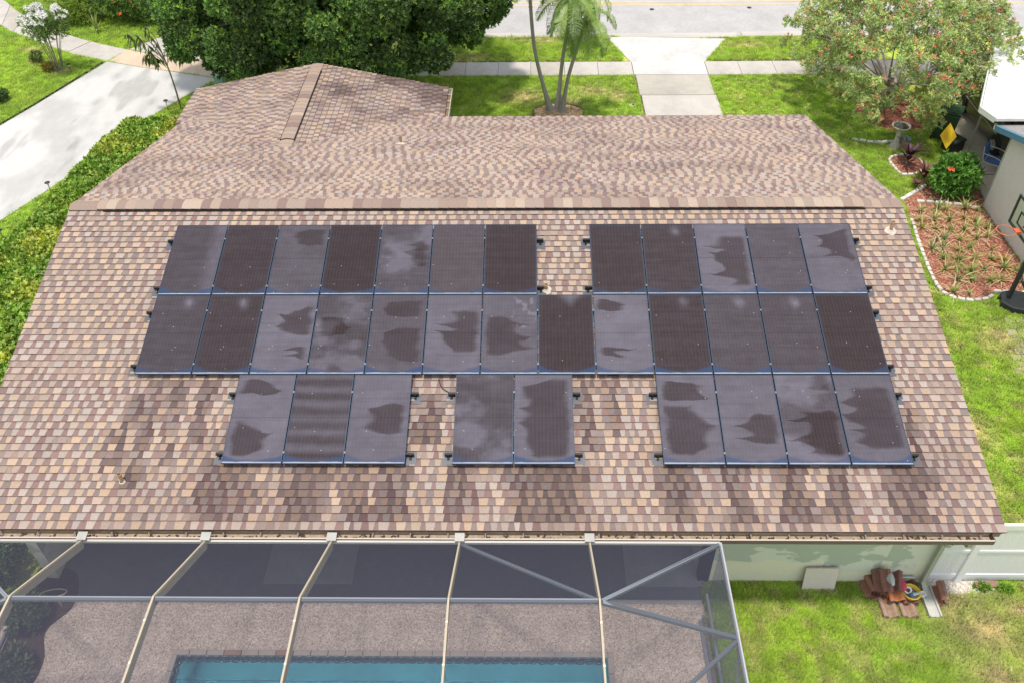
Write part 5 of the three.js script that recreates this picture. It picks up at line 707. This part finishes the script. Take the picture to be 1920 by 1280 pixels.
  { // yellow diamond mesh on a stake
    const t = thing('yellow_sign', 'yellow diamond sign standing before the black box', 'sign', [13.55, 0, -9.15], -0.15), ym = std({ color: lin(0.80, 0.56, 0.015), roughness: 0.55 }), q = 0.30;
    const d = part(t, 'sign_face', xf(merge([bx(q * 1.32, q * 1.32, 0.012)]), [0, 0.62, 0], [0, 0, Math.PI / 4], [1, 1, 1]), ym); d.scale.set(0.88, 1.45, 1); d.rotation.x = -0.55; d.position.set(0, -0.1, 0.45);
    const strips = []; for (let i = -4; i <= 4; i++) strips.push(bx(q * 1.3, 0.012, 0.008, 0, i * 0.042, 0.012)); const st = part(d, 'sign_ribs', xf(merge(strips), [0, 0.62, 0], [0, 0, Math.PI / 4]), std({ color: lin(0.62, 0.38, 0.02), roughness: 0.6 }));
    part(t, 'stake', bar([0, 0, 0], [0, 0.5, 0], 0.03, 0.02, [1, 0, 0]), M.blackMetal); }
  // blue strap chair
  { const t = thing('lawn_chair', 'white framed lawn chair with blue straps on the carport pad', 'chair', [14.62, 0.03, -8.12], 0.9), fr = std({ color: lin(0.60, 0.62, 0.64), roughness: 0.35, metalness: 0.3 }), bl = std({ color: lin(0.03, 0.13, 0.42), roughness: 0.6 });
    for (const s of [-1, 1]) { part(t, 'frame_side', tube([[s * 0.27, 0.88, -0.32], [s * 0.27, 0.42, -0.2], [s * 0.27, 0.38, 0.24], [s * 0.27, 0.36, 0.27]], 0.014, 18, 8), fr); part(t, 'armrest', tube([[s * 0.29, 0.66, -0.27], [s * 0.30, 0.64, 0.05], [s * 0.29, 0.58, 0.24], [s * 0.28, 0.36, 0.27]], 0.014, 16, 8), fr); part(t, 'leg', tube([[s * 0.28, 0.36, 0.27], [s * 0.28, 0.0, 0.32]], 0.013, 4, 8), fr); part(t, 'leg', tube([[s * 0.27, 0.42, -0.2], [s * 0.27, 0.0, -0.30]], 0.013, 4, 8), fr); }
    for (let i = 0; i < 9; i++) part(t, 'strap', rbx(0.54, 0.012, 0.04, 0.004, 0, 0.415 - i * 0.004, -0.17 + i * 0.051), bl); for (let i = 0; i < 9; i++) part(t, 'strap', rbx(0.54, 0.04, 0.012, 0.004, 0, 0.46 + i * 0.05, -0.21 - i * 0.0135, [-0.25, 0, 0]), bl); }
  single('carport_post', bar([14.1, 0.02, -8.75], [14.1, 2.62, -8.75], 0.05, 0.05, [1, 0, 0]), std({ color: lin(0.30, 0.29, 0.28), map: G.metal, roughness: 0.5 }), 'thin grey steel post at the carport edge', 'post');
}
{ // neighbouring house: white gable wall, grey shingle roof, blue rake fascia
  const t = thing('neighbour_house', 'white stucco house with blue roof trim at right edge', 'house', [13.72, 0, -6.2]);
  const wm = std({ color: lin(0.80, 0.77, 0.73), map: G.stucco, roughness: 0.95 }), bm = std({ color: lin(0.10, 0.26, 0.42), map: G.metal, roughness: 0.55 }), gm = std({ color: lin(0.33, 0.32, 0.32), map: G.granule, roughness: 0.95 });
  const s = new THREE.Shape([[0, 0], [9.5, 0], [9.5, 2.45], [4.75, 3.9], [0, 2.45]].map(p => new THREE.Vector2(...p))); part(t, 'wall', xf(new THREE.ExtrudeGeometry(s, { depth: 0.2, bevelEnabled: false }), [0.2, 0, 0], [0, -Math.PI / 2, 0]), wm);
  part(t, 'wall', bx(6.8, 2.45, 0.2, 3.6, 1.225, 0.1), wm); part(t, 'wall', bx(6.8, 2.45, 0.2, 3.6, 1.225, 9.4), wm);
  const k = 0.306, roofSlope = (s0) => bar([3.42, 2.52 - 0.35 * k + 0.03, s0 > 0 ? -0.35 : 9.85], [3.42, 2.52 + 4.75 * k + 0.03, 4.75], 7.5, 0.07);
  for (const q of [1, -1]) { part(t, 'roof_slope', roofSlope(q), gm); }
  part(t, 'rake_fascia', bar([-0.35, 2.52 - 0.38 * k - 0.02, -0.38], [-0.35, 2.52 + 4.75 * k - 0.02, 4.75], 0.03, 0.19), bm); part(t, 'rake_fascia', bar([-0.35, 2.52 + 4.75 * k - 0.02, 4.76], [-0.35, 2.52 - 0.38 * k - 0.02, 9.88], 0.03, 0.19), bm);
  part(t, 'rake_trim', bar([-0.372, 2.52 - 0.38 * k + 0.055, -0.385], [-0.372, 2.52 + 4.75 * k + 0.055, 4.75], 0.018, 0.025), std({ color: lin(0.34, 0.55, 0.70), roughness: 0.4 }));
  part(t, 'fascia_end', bx(0.05, 0.16, 0.1, -0.32, 2.38, -0.42), M.vinyl); part(t, 'corner_bead', bx(0.04, 2.4, 0.04, -0.0, 1.2, -0.005), std({ color: lin(0.42, 0.44, 0.36) }));
  const c = thing('carport', 'flat white carport roof over the dark parked car', 'carport', [13.2, 0, -6.5]);
  const roofPts = [[0.05, 0.03], [-0.12, -0.6], [2.57, -6.19], [5.2, -3.4], [5.2, 0.03]]; part(c, 'roof_panel', slab(roofPts, 2.62, 2.72, 0.012), std({ color: lin(0.80, 0.80, 0.80), map: G.concrete, roughness: 0.75 }));
  part(c, 'roof_edge', merge([bar([0.02, 2.66, 0.0], [-0.15, 2.66, -0.6], 0.04, 0.16), bar([-0.15, 2.66, -0.62], [2.55, 2.66, -6.22], 0.04, 0.16)]), std({ color: lin(0.60, 0.63, 0.58), roughness: 0.6 }));
  for (const [x, z] of [[2.5, -6.0], [5.1, -3.3]]) part(c, 'post', bar([x, 0.02, z], [x, 2.62, z], 0.07, 0.07, [1, 0, 0]), M.vinyl);
  for (const x of [1.4, 2.9]) part(c, 'roof_seam', bar([x, 2.73, 0.0], [x, 2.73, x < 2 ? -3.4 : -5.8], 0.03, 0.02), std({ color: lin(0.74, 0.74, 0.74) }));
}
{ // dark car under the carport; nose away from the camera
  const t = thing('parked_car', 'dark car parked under the white carport roof', 'car', [15.95, 0.03, -10.55]), paint = new THREE.MeshPhysicalMaterial({ color: lin(0.075, 0.066, 0.058), roughness: 0.35, clearcoat: 0.6, clearcoatRoughness: 0.08, metalness: 0.3 }), glass = new THREE.MeshPhysicalMaterial({ color: lin(0.015, 0.017, 0.02), roughness: 0.05 });
  const ex = (pts, w, b) => xf(new THREE.ExtrudeGeometry(new THREE.Shape(pts.map(p => new THREE.Vector2(...p))), { depth: w, bevelEnabled: true, bevelSize: b, bevelThickness: b, bevelSegments: 3 }), [w / 2, 0, 0], [0, -Math.PI / 2, 0]);
  part(t, 'body', ex([[-2.2, 0.35], [-1.95, 0.3], [1.95, 0.3], [2.2, 0.4], [2.22, 0.85], [1.9, 1.02], [-1.0, 1.05], [-2.1, 0.92], [-2.25, 0.7]], 1.62, 0.06), paint); part(t, 'cabin', ex([[-1.05, 1.05], [-0.35, 1.52], [1.2, 1.56], [1.85, 1.06]], 1.36, 0.06), glass); part(t, 'roof', ex([[-0.35, 1.55], [-0.28, 1.6], [1.15, 1.63], [1.28, 1.58]], 1.3, 0.03), paint);
  for (const s of [-1, 1]) { part(t, 'door_trim', bx(0.02, 0.03, 2.6, s * 0.885, 0.66, 0.05), std({ color: lin(0.4, 0.4, 0.38), roughness: 0.3 })); part(t, 'door_handle', rbx(0.03, 0.03, 0.16, 0.01, s * 0.885, 0.86, 0.3), M.whiteAlu); part(t, 'mirror', rbx(0.16, 0.12, 0.1, 0.03, s * 0.97, 1.1, -0.8), paint); for (const z of [-1.38, 1.42]) { const w = part(t, 'wheel', xf(lathe([[0.17, -0.11], [0.33, -0.11], [0.345, -0.06], [0.345, 0.06], [0.33, 0.11], [0.17, 0.11]], 30), [s * 0.82, 0.34, z], [0, 0, Math.PI / 2]), M.blackMetal); part(w, 'rim', xf(new THREE.CylinderGeometry(0.2, 0.2, 0.2, 24), [s * 0.83, 0.34, z], [0, 0, Math.PI / 2]), std({ color: lin(0.45, 0.46, 0.48), roughness: 0.3, metalness: 0.7 })); for (let i = 0; i < 5; i++) part(w, 'spoke', bx(0.02, 0.18, 0.05, s * 0.94, 0.34 + Math.cos(i * 1.257) * 0.1, z + Math.sin(i * 1.257) * 0.1, [-i * 1.257, 0, 0]), std({ color: lin(0.5, 0.5, 0.52), roughness: 0.3, metalness: 0.7 })); } part(t, 'tail_light', rbx(0.25, 0.14, 0.04, 0.02, s * 0.68, 0.8, 2.28), std({ color: lin(0.35, 0.02, 0.02), roughness: 0.2 })); }
}
{ // mailbox by the street
  const t = thing('mailbox', 'dark green mailbox with red flag by the street', 'mailbox', [17.85, 0, -16.25], 0.75), gm = std({ color: lin(0.03, 0.075, 0.062), roughness: 0.4 }); const s = new THREE.Shape(); s.moveTo(-0.14, 0); s.lineTo(0.14, 0); s.lineTo(0.14, 0.2); s.absarc(0, 0.2, 0.14, 0, Math.PI, false);
  part(t, 'box', xf(new THREE.ExtrudeGeometry(s, { depth: 0.5, bevelEnabled: true, bevelSize: 0.008, bevelThickness: 0.008 }), [0, 1.02, -0.25]), gm); part(t, 'door', xf(new THREE.ExtrudeGeometry(s, { depth: 0.015, bevelEnabled: false }), [0, 1.02, 0.262], [0, 0, 0], [0.95, 0.95, 1]), std({ color: lin(0.022, 0.055, 0.05), roughness: 0.4 })); part(t, 'door_handle', bx(0.09, 0.03, 0.02, 0, 1.28, 0.285), M.whiteAlu); part(t, 'flag', bx(0.01, 0.09, 0.16, -0.155, 1.25, -0.05), std({ color: lin(0.6, 0.04, 0.03) })); part(t, 'post', bx(0.09, 1.02, 0.09, 0, 0.51, 0), std({ color: lin(0.30, 0.25, 0.2), map: G.stone }));
}
{ // portable basketball hoop
  const t = thing('basketball_hoop', 'portable basketball hoop on a black base at right edge', 'basketball hoop', [12.62, 0, -1.82]), bk = std({ color: lin(0.022, 0.028, 0.034), roughness: 0.45 });
  const bs = new THREE.Shape([[-0.12, -0.2], [0.1, -0.34], [0.85, -0.34], [0.95, -0.2], [0.95, 0.25], [0.8, 0.36], [0.1, 0.36], [-0.12, 0.2]].map(p => new THREE.Vector2(...p))); const bg = xf(new THREE.ExtrudeGeometry(bs, { depth: 0.12, bevelEnabled: true, bevelSize: 0.04, bevelThickness: 0.04, bevelSegments: 3 }), [0, 0.045, 0], [-Math.PI / 2, 0, 0]); bg.rotateY(-0.35);
  part(t, 'base', bg, bk); for (const z of [-0.12, 0.12]) { const w = part(t, 'wheel', xf(new THREE.CylinderGeometry(0.07, 0.07, 0.05, 16), [-0.12, 0.07, z], [Math.PI / 2, 0, 0]), M.blackMetal); }
  part(t, 'pole', bar([0, 0.12, 0], [0, 2.75, 0], 0.085, 0.085, [1, 0, 0]), bk); part(t, 'stay', tube([[0.02, 1.0, 0], [0.5, 0.18, -0.1]], 0.012, 4, 6), bk); part(t, 'stay', tube([[0.02, 0.9, 0.02], [0.45, 0.18, 0.2]], 0.012, 4, 6), bk);
  const X = -0.50, y0 = 2.17, y1 = 2.95, z0 = -0.56, z1 = 0.60; part(t, 'bracket', merge([bar([-0.03, 2.3, 0.02], [X + 0.03, 2.4, 0.02], 0.05, 0.05), bar([-0.03, 2.65, 0.02], [X + 0.03, 2.75, 0.02], 0.05, 0.05)]), bk);
  const bd = part(t, 'backboard', bx(0.012, y1 - y0, z1 - z0, X, (y0 + y1) / 2, (z0 + z1) / 2), new THREE.MeshPhysicalMaterial({ color: lin(0.93, 0.96, 0.95), roughness: 0.08, transmission: 1, thickness: 0, transparent: false }));
  part(bd, 'board_frame', merge([bx(0.04, 0.05, z1 - z0, X, y0 + 0.025, (z0 + z1) / 2), bx(0.04, 0.05, z1 - z0, X, y1 - 0.025, (z0 + z1) / 2), bx(0.04, y1 - y0 - 0.1, 0.05, X, (y0 + y1) / 2, z0 + 0.025), bx(0.04, y1 - y0 - 0.1, 0.05, X, (y0 + y1) / 2, z1 - 0.025)]), bk);
  part(bd, 'target_frame', merge([bx(0.02, 0.035, 0.5, X - 0.012, 2.36, 0.02), bx(0.02, 0.035, 0.5, X - 0.012, 2.66, 0.02), bx(0.02, 0.3, 0.035, X - 0.012, 2.51, -0.22), bx(0.02, 0.3, 0.035, X - 0.012, 2.51, 0.26)]), bk);
  const om = std({ color: lin(0.66, 0.14, 0.06), roughness: 0.45 }); part(t, 'rim', merge([xf(new THREE.TorusGeometry(0.215, 0.012, 8, 40), [X - 0.34, 2.30, 0.02], [Math.PI / 2, 0, 0]), bx(0.13, 0.03, 0.16, X - 0.08, 2.295, 0.02), bx(0.015, 0.12, 0.16, X - 0.02, 2.26, 0.02)]), om);
}
{ // pavers beside the hoop
  const t = thing('paver_patch', 'tan stone pavers set in the grass at the right edge', 'pavers', [12.6, 0, 0]), r = mulberry(3), pm = [[0.5, 0.42, 0.36], [0.44, 0.36, 0.31], [0.56, 0.49, 0.44]].map(c => std({ color: lin(...c), map: G.stone })); for (let i = 0; i < 9; i++) for (let j = 0; j < 5; j++) { const x = -0.15 - i * 0.06 + j * 0.26 + (i % 2) * 0.1, z = -1.15 + i * 0.22; part(t, 'paver', rbx(0.24, 0.05, 0.2, 0.02, x, 0.008, z, [0, (r() - 0.5) * 0.12, 0]), pm[Math.floor(r() * 3)]); }
}
// ---------------------------------------------------------------- vinyl fence and the things against the rear wall
{
  const z = 6.26, t = thing('vinyl_fence', 'white vinyl privacy fence joining the rear house corner', 'fence', [7.8, 0, z]), groove = std({ color: lin(0.70, 0.72, 0.75), roughness: 0.5 });
  const posts = [0.62, 2.2, 3.8, 5.4]; for (const x of posts) { const p = part(t, 'post', rbx(0.13, 1.86, 0.13, 0.012, x, 0.93, 0), M.vinyl); part(p, 'post_cap', xf(new THREE.ConeGeometry(0.115, 0.06, 4), [x, 1.89, 0], [0, Math.PI / 4, 0]), M.vinyl); }
  let a = 0.02; for (const b of posts) { const e = b - 0.066; for (const [y, h] of [[0.24, 0.10], [1.02, 0.07], [1.75, 0.14]]) part(t, 'rail', rbx(e - a, h, 0.06, 0.008, (a + e) / 2, y, 0), M.vinyl); for (let x = a + 0.005; x < e - 0.02; x += 0.153) { const w = Math.min(0.15, e - x); part(t, 'picket', merge([bx(w, 1.62, 0.022, x + w / 2, 0.90, 0), bx(0.012, 1.62, 0.03, x + 0.05, 0.90, 0), bx(0.012, 1.62, 0.03, x + 0.1, 0.90, 0)]), M.vinyl); } a = b + 0.066; }
  single('loose_brick', rbx(0.42, 0.09, 0.12, 0.015, 8.95, 0.045, 6.36, [0, 0.03, 0]), std({ color: lin(0.36, 0.21, 0.16), map: G.stone }), 'weathered red brick lying under the fence between posts', 'brick');
  single('loose_brick', rbx(0.3, 0.1, 0.22, 0.02, 9.75, 0.05, 6.42, [0, 0.5, 0]), std({ color: lin(0.36, 0.21, 0.16), map: G.stone }), 'weathered red brick at the far right under the fence', 'brick');

  single('leaning_board', merge([xf(bx(0.60, 0.62, 0.03), [5.79, 0.30, 6.42], [-0.16, 0, 0.02])]), std({ color: lin(0.78, 0.71, 0.64), map: G.stucco }), 'square beige board leaning against the rear wall', 'board');
  single('splash_block', merge([bx(0.2, 0.06, 0.62, 0, 0.035, 0), bx(0.03, 0.1, 0.62, -0.1, 0.055, 0), bx(0.03, 0.1, 0.62, 0.1, 0.055, 0)]), std({ color: lin(0.60, 0.60, 0.57), map: G.stucco }), 'pale concrete splash block below the downspout', 'splash block', null, [7.78, 0, 6.72]);
  // S-shaped clay roof tiles
  const tile = (() => { const n = 16, P = [], U = [], I = [], L = 0.40, W = 0.30; for (let e = 0; e < 2; e++) for (let k = 0; k < 2; k++) for (let i = 0; i <= n; i++) { const s = i / n, y = 0.035 * Math.sin(s * Math.PI * 2 * 1.5 + 0.4) + (e ? 0.015 : 0); P.push((s - 0.5) * W, y + 0.04, (k - 0.5) * L); U.push(s * W, k * L); }
    const m = n + 1; for (let i = 0; i < n; i++) { I.push(2 * m + i, 3 * m + i, 2 * m + i + 1, 2 * m + i + 1, 3 * m + i, 3 * m + i + 1); I.push(i, i + 1, m + i, i + 1, m + i + 1, m + i); for (const k of [0, 1]) { const a0 = k * m + i, b0 = (2 + k) * m + i; I.push(a0, b0, a0 + 1, a0 + 1, b0, b0 + 1); } } const g = new THREE.BufferGeometry(); g.setAttribute('position', new THREE.Float32BufferAttribute(P, 3)); g.setAttribute('uv', new THREE.Float32BufferAttribute(U, 2)); g.setIndex(I); g.computeVertexNormals(); return g; })();
  const tm = [[0.36, 0.17, 0.12], [0.27, 0.125, 0.10], [0.42, 0.28, 0.22], [0.50, 0.19, 0.08], [0.22, 0.11, 0.085]].map(c => std({ color: lin(...c), map: G.stone, roughness: 0.9 })); const r = mulberry(91);
  const put = (x, y, z_, rot, m, label, group) => { const o = single('clay_roof_tile', tile, tm[m], label, 'roof tile', group, [x, y, z_]); o.rotation.set(...rot); return o; };
  for (let k = 0; k < 3; k++) { put(6.98, 0.0 + k * 0.028, 6.86, [0, 0, 0], 2, 'weathered pinkish clay tile in the low front left stack', 'front left tile stack'); put(7.32, 0.0 + k * 0.028, 6.85, [0, 0.03, 0], 2, 'weathered pinkish clay tile in the low front right stack', 'front right tile stack'); }
  for (let k = 0; k < 7; k++) put(6.72 + k * 0.05, 0.14, 6.44 + 0.02 * k, [0.0, 0.1, 1.25 - 0.04 * k], [0, 1, 4, 0, 1, 3, 0][k], 'brown clay tile leaning on edge at left of the heap', 'tiles leaning at the heap left');
  for (let k = 0; k < 5; k++) put(6.98, 0.02 + k * 0.05, 6.52 - 0.02 * k, [0.12, -0.1 + 0.06 * k, 0.15], [4, 0, 1, 4, 0][k], 'dark clay tile stacked flat under the tall heap', 'flat tiles under the heap');
  for (let k = 0; k < 3; k++) put(6.86 + 0.055 * k, 0.42, 6.50, [0.55, 0.05, 1.2], [1, 4, 0][k], 'dark clay tile standing on top of the heap', 'tiles on top of heap');
  put(7.1, 0.26, 6.62, [0.25, 0.1, 0.0], 3, 'bright orange clay tile tilted at front of the heap'); put(7.12, 0.33, 6.46, [0.2, -0.25, 0.1], 1, 'dark brown tile lying across the orange tile');
  for (let k = 0; k < 3; k++) put(7.38, 0.02 + 0.05 * k, 6.62, [0.03, 0.02 * k, 0], [0, 4, 1][k], 'dark clay tile stacked beneath the bucket', 'tiles beneath the bucket');
  put(7.50, 0.05, 6.36, [0.1, 0.2, 0], 4, 'dark clay tile flat against the wall by downspout');
  for (let k = 0; k < 2; k++) { const o = put(7.99 + k * 0.05, 0.15, 6.62, [0, -0.08, 1.35], [0, 2][k], ['brown clay tile on edge beside the splash block', 'pinkish clay tile on edge beside the gravel'][k]); }
  { const b = thing('yellow_bucket', 'shallow yellow tub holding tape and tools on the tiles', 'bucket', [7.40, 0.19, 6.66]); part(b, 'tub', lathe([[0, 0.01], [0.13, 0.01], [0.155, 0.1], [0.17, 0.105], [0.165, 0.115], [0.145, 0.105], [0.12, 0.025], [0, 0.025]], 28), std({ color: lin(0.74, 0.50, 0.03), roughness: 0.5 })); part(b, 'contents', lathe([[0, 0.06], [0.13, 0.05]], 18), std({ color: lin(0.22, 0.23, 0.25), map: G.stone }));
    const tr = thing('tape_roll', 'white roll of tape standing in the yellow tub', 'tape', [7.34, 0.30, 6.63]); part(tr, 'roll', xf(lathe([[0.035, -0.02], [0.07, -0.02], [0.07, 0.02], [0.035, 0.02], [0.035, -0.02]], 24), [0, 0, 0], [0.6, 0, 0.2]), std({ color: lin(0.72, 0.70, 0.66) })); part(tr, 'core', xf(lathe([[0.033, -0.018], [0.035, 0.018]], 20), [0, 0, 0], [0.6, 0, 0.2]), M.blackMetal);
    const bt = thing('spray_can', 'grey and blue can lying in the yellow tub', 'can', [7.47, 0.29, 6.70]); part(bt, 'can', xf(new THREE.CylinderGeometry(0.032, 0.032, 0.17, 16), [0, 0, 0], [0, 0.3, 1.4]), std({ color: lin(0.36, 0.44, 0.47), roughness: 0.35 })); part(bt, 'cap', xf(new THREE.CylinderGeometry(0.03, 0.03, 0.05, 16), [-0.1, 0.01, 0.03], [0, 0.3, 1.4]), std({ color: lin(0.03, 0.13, 0.36), roughness: 0.4 }));
    const wc = thing('white_cup', 'small white cup beside the downspout foot', 'cup', [7.63, 0.14, 6.66]); part(wc, 'cup', lathe([[0, 0], [0.035, 0], [0.05, 0.1], [0.045, 0.1], [0.03, 0.01], [0, 0.01]], 20), std({ color: lin(0.8, 0.8, 0.78) })); part(wc, 'rim', xf(new THREE.TorusGeometry(0.048, 0.005, 6, 20), [0, 0.1, 0], [Math.PI / 2, 0, 0]), std({ color: lin(0.8, 0.8, 0.78) }));
    const cl = thing('red_cloth', 'crumpled pink red cloth on the tile heap', 'cloth', [7.24, 0.33, 6.52]); const g = new THREE.SphereGeometry(0.12, 18, 12), P = g.attributes.position; for (let i = 0; i < P.count; i++) { const k = 0.75 + 0.5 * vnoise(P.getX(i) * 22 + 5, P.getZ(i) * 22 + P.getY(i) * 14); P.setXYZ(i, P.getX(i) * k * 0.8, P.getY(i) * k * 0.6, P.getZ(i) * k * 1.2); } g.computeVertexNormals(); part(cl, 'cloth', g, std({ color: lin(0.55, 0.07, 0.11), roughness: 0.95 }));
    single('clear_bag', (() => { const q = new THREE.SphereGeometry(0.1, 16, 12), p = q.attributes.position; for (let i = 0; i < p.count; i++) { const k = 0.7 + 0.6 * vnoise(p.getX(i) * 26 + 15, p.getZ(i) * 26 + p.getY(i) * 20); p.setXYZ(i, p.getX(i) * k * 0.7, p.getY(i) * k * 0.5, p.getZ(i) * k * 1.6); } q.computeVertexNormals(); return q; })(), new THREE.MeshPhysicalMaterial({ color: lin(0.62, 0.66, 0.68), roughness: 0.25, transmission: 0.3, thickness: 0 }), 'crumpled clear plastic bag on top of the tile heap', 'bag', null, [6.98, 0.56, 6.52]);
    single('metal_pipe', tube([[7.1, 0.28, 6.36], [7.55, 0.3, 6.35]], 0.018, 4, 8), std({ color: lin(0.42, 0.44, 0.46), roughness: 0.35, metalness: 0.6 }), 'grey metal pipe lying along the wall behind the tiles', 'pipe');
  }
  for (const [x, z_, a_, label] of [[9.0, 8.05, 0.4, 'small white scrap of paper on the backyard grass'], [8.75, 8.0, 1.2, 'pale stick shaped scrap on the backyard grass']]) single('paper_scrap', xf(bx(0.09, 0.006, 0.03), [0, 0, 0], [0.2, a_, 0.1]), std({ color: lin(0.78, 0.76, 0.70) }), label, 'scrap', null, [x, 0.05, z_]);
}
{ // path lights and the utility box on the left
  const mk = (x, z, label) => { const t = thing('path_light', label, 'garden light', [x, 0, z], 0, 'garden path lights'); part(t, 'stake', xf(new THREE.CylinderGeometry(0.012, 0.008, 0.3, 8), [0, 0.15, 0]), M.blackMetal); part(t, 'lens', xf(new THREE.CylinderGeometry(0.03, 0.025, 0.08, 10), [0, 0.33, 0]), std({ color: lin(0.5, 0.5, 0.45), roughness: 0.3 })); part(t, 'cap', lathe([[0, 0.42], [0.03, 0.41], [0.085, 0.375], [0.08, 0.37], [0, 0.38]], 16), M.blackMetal); };
  mk(-16.82, -15.32, 'black path light at the white flowering plant'); mk(-14.25, -7.14, 'black path light between driveway and the hedge middle'); mk(-12.25, -12.39, 'black path light beside the young drooping tree'); mk(-14.6, -4.66, 'black path light at the left picture edge by hedge');
  const b = thing('utility_box', 'small pale green utility box by the front gable', 'utility box', [-10.9, 0, -14.35]), m = std({ color: lin(0.30, 0.50, 0.38), roughness: 0.6 }); part(b, 'body', rbx(0.34, 0.34, 0.34, 0.03, 0, 0.17, 0), m); part(b, 'lid', rbx(0.38, 0.06, 0.38, 0.025, 0, 0.36, 0), m);
  const ac = thing('front_planter', 'dark round planter at the front gable corner', 'planter', [-1.6, 0, -8.0]); part(ac, 'pot', lathe([[0, 0], [0.26, 0], [0.34, 0.42], [0.36, 0.44], [0.31, 0.44], [0.26, 0.36], [0, 0.36]], 26), std({ color: lin(0.035, 0.04, 0.05), roughness: 0.6 })); part(ac, 'soil', xf(new THREE.CylinderGeometry(0.29, 0.28, 0.03, 24), [0, 0.37, 0]), M.soil);
}
scene.traverse(o => { if (o.isMesh) { o.castShadow = true; o.receiveShadow = true; } });
renderer.render(scene, camera);
